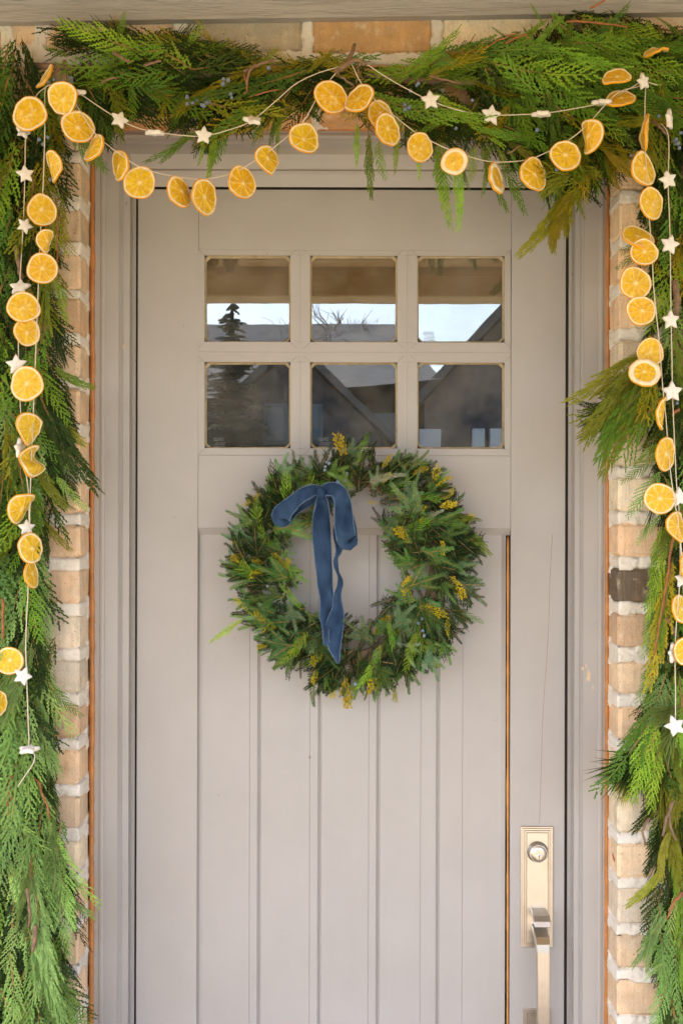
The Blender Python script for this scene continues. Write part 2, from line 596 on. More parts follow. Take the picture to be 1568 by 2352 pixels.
for x0, x1 in ((1.95, 2.5), (3.3, 3.62), (3.75, 4.15)):
    V_, F_ = cbox(x0, x1, -26.05, -25.8, 2.75, 3.5, .02); obj("pale_panel", V_, F_, M_HTRIM, hB)

tree = empty("conifer_tree", (-2.55, -23.5, -0.15), "tall dark conifer standing beyond the houses, mirrored in the upper left pane", "tree")
V_, F_ = tube([(-2.55, -23.5, -0.2), (-2.55, -23.5, 4), (-2.55, -23.5, 6.1)], [0.25, 0.16, 0.03], 8)
obj("trunk", V_, F_, M_CONIF, tree)
tv, tf = [], []


def tree_spike(p, d, ln, w):
    n0 = len(tv); d = d / np.linalg.norm(d); sd_ = np.cross(d, (0.1, 0.2, 1.0)); sd_ /= np.linalg.norm(sd_)
    tv.extend([p, p + d * ln * .4 + sd_ * w, p + d * ln, p + d * ln * .4 - sd_ * w, p + d * ln * .4 + np.array((0, 0, w))])
    tf.extend([[n0, n0 + 1, n0 + 4], [n0 + 1, n0 + 2, n0 + 4], [n0 + 2, n0 + 3, n0 + 4], [n0 + 3, n0, n0 + 4]])


for lv in range(34):
    h = .7 + 5.4 * lv / 33
    for b in range(int(rng.integers(7, 12))):
        a = rng.random() * 6.283; ln = ((6.3 - h) * .27 + .12) * rng.uniform(.5, 1.15)
        d = np.array((math.cos(a), math.sin(a), rng.uniform(-.25, .35))); o_ = np.array((-2.55, -23.5, h + rng.normal(0, .06)))
        for q in range(9):
            p = o_ + d * ln * (q + .5) / 9 + np.array((0, 0, -.08 * (q / 9) ** 2))
            for sg in (-1, 1):
                dd = d + np.array((-math.sin(a), math.cos(a), 0)) * sg * .8 + rng.normal(0, .3, 3)
                tree_spike(p, dd, ln * .34 * (1.1 - q / 12), .05)
obj("crown", tv, tf, M_CONIF, tree)

bare = empty("bare_tree", (0.35, -31, -0.15), "leafless tree behind the long grey house, mirrored in the upper middle pane", "tree")
RB_ = np.random.default_rng(12)


def limb(p, d, ln, r, lvl):
    q = p + d * ln
    V, Fc = tube([p, (p + q) / 2 + RB_.normal(0, ln * .05, 3), q], [r, r * .8, r * .6], 5)
    limb.parts.append((V, Fc))
    if lvl:
        for _ in range(4):
            e = d + RB_.normal(0, .48, 3); e[2] = abs(e[2]) * .7 + .1; e /= np.linalg.norm(e)
            limb(p + d * ln * RB_.uniform(.45, 1), e, ln * RB_.uniform(.5, .75), r * .5, lvl - 1)


limb.parts = []
limb(np.array((.35, -31, -.2)), np.array((0, 0, 1.0)), 4.4, .14, 0)
V_, F_ = join(limb.parts); obj("trunk", V_, F_, M_BARK, bare); limb.parts = []
for q_ in range(5):
    e_ = np.array((RB_.normal(0, .5), RB_.normal(0, .3), 1.0)); e_ /= np.linalg.norm(e_)
    limb(np.array((.35, -31, 3.4 + .25 * q_)), e_, 1.9, .07, 3)
V_, F_ = join(limb.parts); obj("bare_crown", V_, F_, M_BARK, bare)

# ------------------------------------------------------------------ brick wall
XL, XR = X(183, 0), X(1420, 0)          # edges of the opening in the brick face
ZTOP = Z(267, 0)                        # soffit of the opening
YC = 0.088                              # depth of the brick reveal
wall = empty("brick_wall", (0, 0.05, 0), "tan and cream brick wall with thick pale mortar round the door", "wall")
PAL = [(0.749, 0.540, 0.360), (0.770, 0.573, 0.397), (0.706, 0.550, 0.397), (0.800, 0.696, 0.534), (0.674, 0.584, 0.472), (0.792, 0.607, 0.422), (0.621, 0.438, 0.298), (0.749, 0.550, 0.385)]
bricks = []                              # x0 x1 z0 z1


def lay(joints_v, side):
    """Courses of one flank, from picture heights of the bed joints."""
    zs = [Z(v, 0, 150 if side < 0 else 1440) for v in joints_v]
    edge = XL if side < 0 else XR
    for i in range(len(zs) - 1):
        z1, z0 = zs[i] - 0.0112, zs[i + 1] + 0.0112
        ln = 0.105 if i % 2 else 0.226
        a = edge
        for j in range(5):
            b = a + side * (ln + rng.uniform(-0.006, 0.006))
            bricks.append([min(a, b), max(a, b), z0 + rng.uniform(-.0015, .0015), z1 + rng.uniform(-.0015, .0015), i])
            a = b + side * 0.019
            ln = 0.226


left_j = [132, 246, 357] + [467 + 103.7 * k for k in range(25)]
right_j = [132, 240, 345] + [450 + 105.4 * k for k in range(25)]
left_j = [v for v in left_j if Z(v, 0) > -0.02]; right_j = [v for v in right_j if Z(v, 0) > -0.02]
lay(left_j, -1); lay(right_j, 1)
# course over the opening
a = XL + 0.006
for wdt in (0.215, 0.226, 0.226, 0.226, 0.18):
    bricks.append([a, min(a + wdt, XR - 0.004), ZTOP, Z(147, 0), 50]); a += wdt + 0.019
# course under the frieze board
for u0, u1 in ((-420, -140), (-120, 5), (22, 86), (104, 402), (425, 695), (717, 992), (1014, 1290), (1311, 1585), (1605, 1880)):
    bricks.append([X(u0, 0, 90), X(u1, 0, 90), Z(121, 0) + rng.uniform(-.003, .003), Z(16, 0), 60])
bricks = np.array(bricks)
for x0, x1, z0, z1, k in bricks:
    dv = rng.uniform(-0.0015, 0.0020)
    V, Fc = cbox(x0, x1, 0.0 + dv, 0.092, z0, z1, rng.uniform(0.004, 0.008))
    V = V + rng.uniform(-0.0012, 0.0012, V.shape)
    b = obj("brick", V, Fc, M_BRICK, wall)
    c = PAL[rng.integers(len(PAL))]
    u = 784 + (x0 + x1) / 2 * F / 2.27; v = 1176 - ((z0 + z1) / 2 - CZ) * F / 2.27
    if x0 > 0.5 and abs(v - 1363) < 40 and x0 < XR + 0.01: c = (0.13, 0.105, 0.08)
    if k == 60 and 400 < u < 700: c = (0.50, 0.43, 0.33)
    if k == 60 and 700 < u < 1000: c = (0.60, 0.38, 0.19)
    if x1 < -0.5 and 145 < v < 235: c = (0.68, 0.54, 0.34)
    if x1 < -0.5 and 260 < v < 340 and x1 < XL - 0.02: c = (0.26, 0.17, 0.09)
    if k == 50: c = (0.62, 0.36, 0.17)
    f_ = rng.uniform(.90, 1.12); wm = rng.uniform(.95, 1.05)
    b.color = (c[0] * f_, c[1] * f_ * (.5 + .5 * wm), c[2] * f_ * wm, 1)


def joint_height(x, z, extra=0.0):
    """Mortar height relative to the brick face at (x, z)."""
    sdm = np.full(x.shape, 1e3)
    for x0, x1, z0, z1, _k in bricks:
        m = (x > x0 - .03) & (x < x1 + .03) & (z > z0 - .03) & (z < z1 + .03)
        if m.any():
            dx = np.maximum(x0 - x[m], x[m] - x1); dz = np.maximum(z0 - z[m], z[m] - z1)
            out = np.hypot(np.maximum(dx, 0), np.maximum(dz, 0)) + np.minimum(np.maximum(dx, dz), 0)
            sdm[m] = np.minimum(sdm[m], out)
    sdm = np.minimum(sdm, 0.03)
    n1 = vnoise(x, z, 45, 11, 4); n2 = vnoise(x, z, 9, 21, 3); n3 = vnoise(x, z, 160, 31, 3)
    e = sdm + 0.0066 * n1 + 0.0018 + 0.034 * np.maximum(0, n2 - 0.33) + 0.0026 * n3 + extra
    t = np.clip((e + 0.003) / 0.005, 0, 1); t = t * t * (3 - 2 * t)
    return -0.016 + t * (0.0170 + 0.0030 * n1 + 0.0022 * n3)


def grid(P):
    a, b = P.shape[:2]
    i = np.arange(a * b).reshape(a, b)
    Fc = np.stack([i[:-1, :-1], i[:-1, 1:], i[1:, 1:], i[1:, :-1]], -1).reshape(-1, 4)
    return P.reshape(-1, 3), Fc


def mortar_flank(side):
    edge = XL if side < 0 else XR
    s = np.concatenate([np.arange(-0.72, -0.30, 0.02), np.arange(-0.30, YC + 0.012, 0.0034)])
    z = np.arange(-0.02, Z(10, 0), 0.0036)
    Sg, Zg = np.meshgrid(s, z)
    t = np.clip((Sg + 0.004) / 0.008, 0, 1)           # 0 front face, 1 reveal
    x_for = edge - side * np.minimum(Sg, -0.022)
    ins = np.where(Sg >= 0, edge + side * 0.05, edge - side * Sg)
    h = joint_height(np.where(Sg < 0, x_for, ins), Zg, np.where(Sg > YC - 0.022, 0.011, 0.0))
    nx, ny = -side * t, -(1 - t)
    nl = np.hypot(nx, ny); nx, ny = nx / nl, ny / nl
    px = np.where(Sg < 0, edge - side * Sg, edge); py = np.maximum(Sg, 0)
    P = np.stack([px + nx * h, py + ny * h, Zg], -1)
    V, Fc = grid(P)
    if side > 0: pass
    else: Fc = Fc[:, ::-1]
    o = obj("mortar", V, Fc, M_MORTAR, wall, True)


mortar_flank(-1); mortar_flank(1)
s_ = np.concatenate([np.arange(-0.26, 0.0, 0.0036), np.arange(0.0, YC + 0.01, 0.0036)])
xx = np.arange(XL - 0.01, XR + 0.01, 0.0045)
Sg, Xg = np.meshgrid(s_, xx)
t = np.clip((Sg + 0.004) / 0.008, 0, 1)
h = joint_height(Xg, ZTOP - np.minimum(Sg, -0.022), np.where(Sg > YC - 0.02, 0.01, 0))
nl = np.hypot(t, 1 - t)
P = np.stack([Xg, np.maximum(Sg, 0) - (1 - t) / nl * h, ZTOP - np.minimum(Sg, 0) - t / nl * h], -1)
V_, F_ = grid(P)
obj("mortar", V_, F_, M_MORTAR, wall, True)
# house body behind the brick leaf, with the dark hall inside
parts = [cbox(-2.4, XL - 0.01, 0.095, 0.30, -0.1, 2.7, 0.002), cbox(XR + 0.01, 2.4, 0.095, 0.30, -0.1, 2.7, 0.002),
         cbox(XL - 0.009, XR + 0.009, 0.0955, 0.30, ZTOP + 0.012, 2.7, 0.002)]
for V, Fc in parts:
    obj("backing", V, Fc, M_MORTAR, wall)
for x0, x1 in ((-2.4, XL - 0.725), (XR + 0.725, 2.4)):
    V, Fc = cbox(x0, x1, 0.004, 0.094, -0.1, 2.6, 0.002)
    obj("plain_face", V, Fc, M_MORTAR, wall)
V_, F_ = cbox(-1.5, 1.5, 0.302, 4.0, -0.05, 2.7, 0.002)
F_ = [r for r in F_ if not all(abs(V_[i][1] - 0.302) < 1e-6 for i in r)]
tag(obj("hall_interior", V_, F_, M_DARKROOM), kind='structure')

# frieze board under the porch ceiling
p0, p1 = W(-700, 60, -0.024), W(2268, 18, -0.024)
fr = []
for p in (p0, p1):
    fr.append(np.array([(p[0], -0.024, p[2]), (p[0], -0.024, p[2] + 0.34), (p[0], 0.02, p[2] + 0.34), (p[0], 0.02, p[2] + 0.002), (p[0], -0.021, p[2])]))
V_, F_ = loft(fr, True, True)
tag(obj("frieze_board", V_, F_, M_FRIEZE), "greige painted board with raised wood grain above the top brick course", "trim board")
p0, p1 = W(-700, 4, -0.036), W(2268, -38, -0.036)
fr = []
for p in (p0, p1):
    fr.append(np.array([(p[0], -0.036, p[2] + 0.001), (p[0], -0.036, p[2] + 0.2), (p[0], -0.0245, p[2] + 0.2), (p[0], -0.0245, p[2]), (p[0], -0.033, p[2])]))
V_, F_ = loft(fr, True, True)
tag(obj("ceiling_trim", V_, F_, M_FRIEZE), "thin greige strip along the upper edge of the board above the bricks", "trim board")

# ------------------------------------------------------------------ door frame
PROF = [  # uL uR vH y
    (212, 1400, 295, .100), (217, 1397, 299, .0852), (229, 1385, 307, .085), (231, 1383, 308, .0825), (235, 1379, 312, .0815), (240, 1374, 317, .0825),
    (242, 1372, 318, .085), (272, 1339.5, 325.5, .085), (273, 1338.5, 327, .091), (274, 1337.5, 328, .091), (281, 1331.5, 331, .099),
    (283, 1330, 343, .098), (297, 1319, 355, .098), (299, 1317.5, 384, .108), (300, 1316, 389, .111), (304, 1311, 393, .108), (306, 1309, 400, .114), (311.5, 1303.5, 430, .124), (311.5, 1303.5, 430, .19)]
frame = empty("door_frame", (0, 0.1, 0), "greige painted door frame with stepped moulding set in the brick opening", "door frame")
zb = 0.0
low_l = np.array([(X(a, y), y, zb) for a, b, v, y in PROF]); top_l = np.array([(X(a, y), y, Z(v, y)) for a, b, v, y in PROF])
low_r = np.array([(X(b, y), y, zb) for a, b, v, y in PROF]); top_r = np.array([(X(b, y), y, Z(v, y)) for a, b, v, y in PROF])
V_, F_ = loft([low_l, top_l]); obj("side_casing", V_, F_, M_CASE, frame)
V_, F_ = loft([top_l, top_r]); obj("head_casing", V_, F_, M_FRIEZE if False else M_DOORH, frame)
V_, F_ = loft([top_r, low_r]); obj("side_casing", V_, F_, M_CASE, frame)
zj = Z(436, .14)
for u0, u1 in ((311, 318), (1296.5, 1304)):
    V, Fc = cbox(X(u0, .15), X(u1, .15), .150, .19, 0, zj + .01, .001)
    obj("weatherstrip", V, Fc, M_RUBBER, frame)
V_, F_ = cbox(X(311, .15), X(1304, .15), .1505, .19, Z(438, .15), Z(425, .15), .001)
obj("weatherstrip", V_, F_, M_RUBBER, frame)


def caulk(path_uv, half, name, along):
    """An uneven bead of caulk along a line."""
    n = 260
    P = np.array([np.array(path_uv[0]) + (np.array(path_uv[1]) - np.array(path_uv[0])) * t for t in np.linspace(0, 1, n)])
    tt = np.linspace(0, 1, n) * 60
    e0 = half * (1 + 0.28 * vnoise(tt, tt * 0, 0.6, 41) + 0.25 * vnoise(tt, tt * 0 + 5, 2.5, 42))
    e1 = half * (1 + 0.40 * vnoise(tt, tt * 0 + 9, 0.5, 43) + 0.3 * vnoise(tt, tt * 0 + 2, 3, 44))
    rings = []
    for (u, v), a, b in zip(P, e0, e1):
        r = []
        for q, yy in ((-a, .092), (-a * .8, .0835), (-a * .2, .0795), (b * .5, .0805), (b, .0845), (b * 1.02, .092)):
            r.append(W(u + q, v, yy) if along else W(u, v + q, yy))
        rings.append(np.array(r))
    V, Fc = loft(rings)
    obj(name, V, Fc, M_CAULK, frame, True)


caulk(((212.8, 296), (210.5, 2480)), 6.2, "caulk_bead", True)
caulk(((1395, 296), (1391, 2480)), 5.6, "caulk_bead", True)
caulk(((208, 297), (1404, 297)), 4.0, "caulk_bead", False)

M_CHIP = plain("bare_primer", (0.62, 0.47, 0.33), 0.8)
for u, v, w_, h_ in ((1350, 1552, 4.2, 13), (1345, 1530, 1.6, 5), (1337, 1535, 2.4, 4), (1361, 1578, 1.4, 5), (283.5, 797, 2.4, 8), (1333, 2180, 1.2, 12), (1334, 2215, 1.6, 18)):
    yy = .0846 if abs(u - 1350) < 14 else .0965
    th_ = np.linspace(0, 2 * math.pi, 14, endpoint=False)
    rr_ = 1 + .35 * rng.normal(0, 1, 14).clip(-1.2, 1.2)
    rim = np.array([W(u + w_ * q * math.cos(a), v + h_ * q * math.sin(a), yy) for a, q in zip(th_, rr_)])
    V, Fc = loft([rim, rim + np.array((0, .0008, 0))], True, True)
    obj("paint_chip", V, Fc, M_CHIP, frame)

# ------------------------------------------------------------------ door
YD, YP = 0.130, 0.1415                 # door face, panel face
door = empty("front_door", (0, 0.15, 0.02), "greige painted door with six small panes over vertical boards", "door")


def dbox(name, u0, u1, v0, v1, y0=YD, y1=.175, mat=M_DOOR, b=.0007, z0=None, parent=None, g=0.25):
    V, Fc = cbox(X(u0 + g, y0), X(u1 - g, y0), y0, y1, Z(v1 - g, y0) if z0 is None else z0, Z(v0 + g, y0), b)
    return obj(name, V, Fc, mat, parent or door)


dbox("stile", 315.2, 455, 435.5, 0, z0=0.02)
dbox("stile", 1172, 1297.5, 435.5, 0, z0=0.02)
dbox("top_rail", 455, 1172, 435.5, 575, mat=M_DOORH)
dbox("middle_rail", 455, 1172, 1046, 1214, mat=M_DOORH)
V_, F_ = cbox(X(455.3, YD), X(1171.7, YD), YD, .175, .02, .21, .0007); obj("bottom_rail", V_, F_, M_DOORH, door)
US = [470, 667, 712, 912, 958, 1158]; VS = [587, 786, 832, 1030]
ux = [455, 689.5, 935, 1172]; vx = [575, 809, 1046]
for r in range(2):
    for c in range(3):
        a, b = US[2 * c], US[2 * c + 1]; p, q = VS[2 * r], VS[2 * r + 1]
        A, B, C, D_ = ux[c], ux[c + 1], vx[r], vx[r + 1]
        kk = 0.9                        # 45 degree mitres run this far, then the piece is square
        e = 0.16
        polys = [
            [(A + e, p - e), (a, p - e), (a, q + e), (A + e, q + e)],
            [(b, p - e), (B - e, p - e), (B - e, q + e), (b, q + e)],
            [(A + e, C + e), (B - e, C + e), (B - e, p - e - .5), (b, p), (a, p), (A + e, p - e - .5)],
            [(A + e, q + e + .5), (a, q), (b, q), (B - e, q + e + .5), (B - e, D_ - e), (A + e, D_ - e)]]
        for pi, poly in enumerate(polys):
            m = M_DOOR if pi < 2 else M_DOORH
            rings = [np.array([W(u, v, YD + .0002 * pi) - np.array((0, 0, ROLL * (u - 784) * 2.4 / F)) for u, v in poly]), np.array([W(u, v, .16) * 0 + np.array((W(u, v, YD)[0], .16, W(u, v, YD)[2])) for u, v in poly])]
            V, Fc = loft([rings[0][::-1], rings[1][::-1]], True, True)
            obj("muntin", V, Fc, m, door)
        # thin mitre cuts
        for (su, sv, du, dv) in ((a, p, -1, -1), (b, p, 1, -1), (a, q, -1, 1), (b, q, 1, 1)):
            L = min(15, abs(A - a) * .92, abs(C - p) * 1.2 if dv < 0 else abs(D_ - q) * .95)
            w_ = .42
            pts = [W(su + dv * -du * w_ * .7, sv + w_ * .7, YD - .0004), W(su + du * L, sv + dv * L, YD - .0004)]
            P0, P1 = W(su, sv, YD - .00035), W(su + du * L, sv + dv * L, YD - .00035)
            V, Fc = tube([P0, P1], .00022, 4)
            obj("mitre_seam", V, Fc, M_BARK, door)
        # pane and putty
        gy = .1425
        pane = obj("pane", *cbox(X(a - 1, YD), X(b + 1, YD), gy, gy + .004, Z(q + 1, YD), Z(p - 1, YD), .0004), M_GLASS, door)
        n = 64
        rg = []
        th = np.linspace(0, 2 * math.pi, n, endpoint=False) + math.pi / n
        cx, cy, hw, hh = (a + b) / 2, (p + q) / 2, (b - a) / 2, (q - p) / 2

        def sq(t, hw, hh, k=10):
            c_, s_n = math.cos(t), math.sin(t)
            rr = (abs(c_) ** k + abs(s_n) ** k) ** (-1 / k)
            return rr * c_ * hw, rr * s_n * hh
        nz = vnoise(np.cos(th) * 3 + r * 7, np.sin(th) * 3 + c * 5, 1.6, 51)
        for ins, yy, kq in ((-.6, YD + .0006, 60), (-.4, YD + .004, 60), (2.0, gy - .0026, 60), (3.8, gy - .0012, 44)):
            ring = []
            for t_, nn in zip(th, nz):
                dx, dy = sq(t_, hw - ins - (1.6 * nn if ins > 4 else 0), hh - ins - (1.6 * nn if ins > 4 else 0), kq)
                pp = W(cx + dx, cy - dy, YD); ring.append((pp[0], yy, pp[2]))
            rg.append(np.array(ring))
        V, Fc = loft(rg, True)
        obj("glazing_putty", V, Fc, M_PUTTY, pane)
        # etched maker's mark, read from inside
        if not (r == 0 and c == 0) and not (r == 1 and c == 2):
            cu = bpy.data.curves.new("etched_text", 'FONT'); cu.body = "DFGD"; cu.size = .010
            tmp = bpy.data.objects.new("t", cu); COL.objects.link(tmp)
            dg = bpy.context.evaluated_depsgraph_get(); me = bpy.data.meshes.new_from_object(tmp.evaluated_get(dg))
            co = np.array([v.co for v in me.vertices]); fc = [list(f.vertices) for f in me.polygons]
            bpy.data.objects.remove(tmp)
            base = W(a + (42 if r else 38), q - (12 if r else 13) - 6, YD)
            V = np.stack([base[0] - co[:, 0] * 0.8, np.full(len(co), gy - .0004), base[2] + co[:, 1]], -1)
            parts = [(V, fc)]
            for li in range(4):
                z_ = base[2] - .005 - li * .0038
                x1_ = base[0] + .004 - .0015 * (li % 2); x0_ = x1_ - .021 - .002 * (li % 3)
                for sgi in range(5):
                    s0 = x0_ + (x1_ - x0_) * (sgi + .1) / 5; s1 = x0_ + (x1_ - x0_) * (sgi + .1 + .55 + .3 * rng.random()) / 5
                    parts.append((np.array([(s0, gy - .0004, z_), (s1, gy - .0004, z_), (s1, gy - .0004, z_ + .0014), (s0, gy - .0004, z_ + .0014)]), [[0, 1, 2, 3]]))
            V, Fc = join(parts)
            tag(obj("etched_mark", V, Fc, M_ETCH, pane), kind='stuff')

# recessed panel: sticking, planks with grooves
zt, zbm = Z(1214, YD), .21
xl_, xr_ = X(455, YD), X(1172, YD)
il, ir, it_ = X(459, YP), X(1151, YP), Z(1229, YP)
V_ = [(xl_ + .0003, YD + .0004, zt), (xr_ - .0003, YD + .0004, zt), (xr_ - .0003, YP, it_), (xl_ + .0003, YP, it_), (xl_ + .0003, .17, zt), (xr_ - .0003, .17, zt)]
obj("panel_moulding", V_, [[0, 3, 2, 1], [0, 1, 5, 4]], M_DOORH, door)
V_ = [(xl_ + .0002, YD + .0005, zt - .0005), (xl_ + .0002, YD + .0005, zbm), (il, YP, zbm), (il, YP, it_)]
obj("panel_moulding", V_, [[0, 1, 2, 3]], M_DOOR, door)
V_ = [(X(1160, YP), YD + .004, zt - .002), (X(1160, YP), YD + .004, zbm), (ir, YP, zbm), (ir, YP, it_ + .002), (X(1160, YP), .17, zt), (X(1160, YP), .17, zbm)]
obj("panel_moulding", V_, [[0, 3, 2, 1], [0, 1, 5, 4]], M_DOOR, door)
n = 90
rg = []
for i, t_ in enumerate(np.linspace(0, 1, n)):
    v = 1232 + t_ * 1330; wv = 3.2 * (0.75 + .35 * vnoise(np.array([t_ * 30.0]), np.array([0.0]), 1, 61)[0]) * (1 if t_ > .01 else .3)
    uc = 1165.5 - 1.0 * t_
    rg.append(np.array([W(uc - wv, v, YD + .0034), W(uc - wv * .6, v, YD + .0014), W(uc + wv * .5, v, YD + .0016), W(uc + wv, v, YD + .0036)]))
V_, F_ = loft(rg); obj("bare_wood_strip", V_, F_, M_BARE, door, True)
gro = [456, 597, 735.5, 869.5, 1006.5, 1156]
hair = [575, 713, 848, 967, 1063]
for i in range(5):
    a, b = gro[i], gro[i + 1]
    prof = []
    if i == 0: prof += [(a, YP)]
    else: prof += [(a + .1, YP + .006), (a + 1.2, YP + .0045), (a + 3.2, YP + .004), (a + 4.6, YP)]
    if a < hair[i] < b: prof += [(hair[i] - .6, YP), (hair[i] - .2, YP + .0012), (hair[i] + .2, YP + .0012), (hair[i] + .6, YP)]
    if i == 4: prof += [(b, YP)]
    else: prof += [(b - 4.6, YP), (b - 3.2, YP + .004), (b - 1.2, YP + .0045), (b - .1, YP + .006)]
    full = [(X(u, YP), y) for u, y in prof]
    full = full + [(full[-1][0], .165), (full[0][0], .165)]
    V, Fc = loft([np.array([(x, y, zz) for x, y in full]) for zz in (.21, Z(1216, YP))], True, True)
    obj("plank", V, Fc, M_DOOR, door)
# hairline crack in the lock stile
cp = catmull([W(1268, 1225, YD - .0001), W(1262, 1330, YD - .0001), W(1258, 1460, YD - .0001), W(1246, 1640, YD - .0001), W(1241, 1800, YD - .0001), W(1238, 1892, YD - .0001)], 5)
V_, F_ = tube(cp, .00028, 4); obj("hairline_crack", V_, F_, M_BARK, door)

# handle set
hs = [(1196, 1271, 1895, 2173)]


def stepped_plate(u0, u1, v0, v1, name, parent, cut=None):
    st = [(0, 0, .0), (0, .004, .0), (1.2, .0048, 0), (3.4, .0048, 0), (4.4, .0072, 0), (7.2, .0072, 0), (8.0, .0064, 0), (9.0, .0095, 0), (11.6, .0095, 0), (12.4, .0084, 0), (13.4, .0105, 0)]
    rings = []
    for ins, h, _ in st:
        y = YD - h
        c = [(u0 + ins, v0 + ins), (u1 - ins, v0 + ins), (u1 - ins, v1 - ins), (u0 + ins, v1 - ins)]
        rings.append(np.array([(X(u, YD), y, Z(v, YD)) for u, v in c]))
    V, Fc = loft(rings, True)
    k = len(V) - 4; Fc.append([k, k + 1, k + 2, k + 3])
    return obj(name, V, Fc, M_NICKEL, parent)


plate = stepped_plate(1196.5, 1270.5, 1896, 2173, "handle_plate", door)


def lathe_y(c, prof, k=40):
    th = np.linspace(0, 2 * math.pi, k, endpoint=False)
    rings = [np.stack([c[0] + r * np.cos(th), np.full(k, y), c[2] + r * np.sin(th)], -1) for r, y in prof]
    V, Fc = loft(rings, True); m = len(V) - k
    Fc.append([m + j for j in range(k)])
    return V, Fc


cc = W(1237.5, 1963, YD - .03)
V_, F_ = lathe_y(cc, [(.0225, YD - .009), (.0225, YD - .012), (.0195, YD - .014), (.0192, YD - .025), (.0178, YD - .0275), (.0176, YD - .0268), (.0170, YD - .0268), (.0167, YD - .0278), (.008, YD - .0282)])
obj("lock_cylinder", V_, F_, M_NICKEL, plate, True)
ck = cc + np.array((0, 0, -.0062))
V_, F_ = lathe_y(ck, [(.0078, YD - .027), (.0078, YD - .0290), (.0070, YD - .0295), (.003, YD - .0296)], 28)
obj("key_plug", V_, F_, M_NICKEL, plate, True)
kp = [(0, .0046), (.0011, .0035), (.0004, .0018), (.0014, .0006), (.0005, -.0012), (.0010, -.0030), (.0002, -.0046), (-.0008, -.0046), (-.0012, -.0028), (-.0004, -.001), (-.0013, .0008), (-.0005, .0024), (-.0010, .004)]
V_ = [(ck[0] + a, YD - .0298, ck[2] + b) for a, b in kp] + [(ck[0] + a, YD - .028, ck[2] + b) for a, b in kp]
nk = len(kp); obj("keyhole", V_, [list(range(nk))] + [[j, (j + 1) % nk, nk + (j + 1) % nk, nk + j] for j in range(nk)], M_RUBBER, plate)


def slab_path(path, half_w, thick, name, parent, bev=.0016):
    """A bar of rectangular section swept in the y-z plane; path: (x, y, z, half width)."""
    P = np.array([p[:3] for p in path]); T = np.gradient(P, axis=0); T /= np.linalg.norm(T, axis=1)[:, None]
    rings = []
    for i, (p, t_) in enumerate(zip(P, T)):
        w = path[i][3] if len(path[i]) > 3 else half_w
        th = path[i][4] if len(path[i]) > 4 else thick
        nrm = np.array((0, -t_[2], t_[1])); sx = np.array((1, 0, 0))
        c = [(-w, th / 2 - bev), (-w + bev, th / 2), (w - bev, th / 2), (w, th / 2 - bev), (w, -th / 2 + bev), (w - bev, -th / 2), (-w + bev, -th / 2), (-w, -th / 2 + bev)]
        rings.append(np.array([p + sx * a + nrm * b for a, b in c]))
    V, Fc = loft(rings, True, True)
    return obj(name, V, Fc, M_NICKEL, parent, False)


xl0 = X(1226 + 18, YD)
slab_path([(X(1235, YD), YD - .008, Z(2083, YD), .0165, .006), (X(1236, YD), YD - .022, Z(2086, YD), .0172, .006), (X(1237, YD), YD - .038, Z(2090, YD), .0180, .006), (X(1237.5, YD), YD - .050, Z(2098, YD), .0180, .0055), (X(1238, YD), YD - .055, Z(2107, YD), .0175, .005)], .015, .006, "thumb_latch", plate)
gx = X(1237, YD)
gp = [(gx, YD - .008, Z(2124, YD), .0165, .013), (gx, YD - .030, Z(2130, YD), .0155, .013), (gx, YD - .048, Z(2137, YD), .0148, .013), (gx, YD - .0575, Z(2146, YD), .0143, .0125), (gx, YD - .060, Z(2160, YD), .0140, .012)]
for k in range(1, 10):
    gp.append((gx, YD - .060 - .004 * math.sin(k / 10 * 3.14), Z(2160 + 30 * k, YD), .0140 - .0007 * math.sin(k / 10 * 3.14), .012))
gp += [(gx, YD - .058, Z(2455, YD), .0138, .012), (gx, YD - .045, Z(2468, YD), .014, .012), (gx, YD - .008, Z(2474, YD), .015, .012)]
grip = slab_path(gp, .0145, .012, "pull_grip", door)
# raised fluting at both edges of the grip front
for sx in (-1, 1):
    rg = []
    for p in gp[4:13]:
        c = np.array(p[:3]); xx_ = c[0] + sx * (p[3] - .0022)
        rg.append(np.array([(xx_ - .001, c[1] - .0058, c[2]), (xx_ - .0006, c[1] - .0074, c[2]), (xx_ + .0006, c[1] - .0074, c[2]), (xx_ + .001, c[1] - .0058, c[2])]))
    V, Fc = loft(rg); obj("grip_edge", V, Fc, M_NICKEL, grip)
stepped_plate(1203, 1266, 2314, 2480, "lower_plate", door)

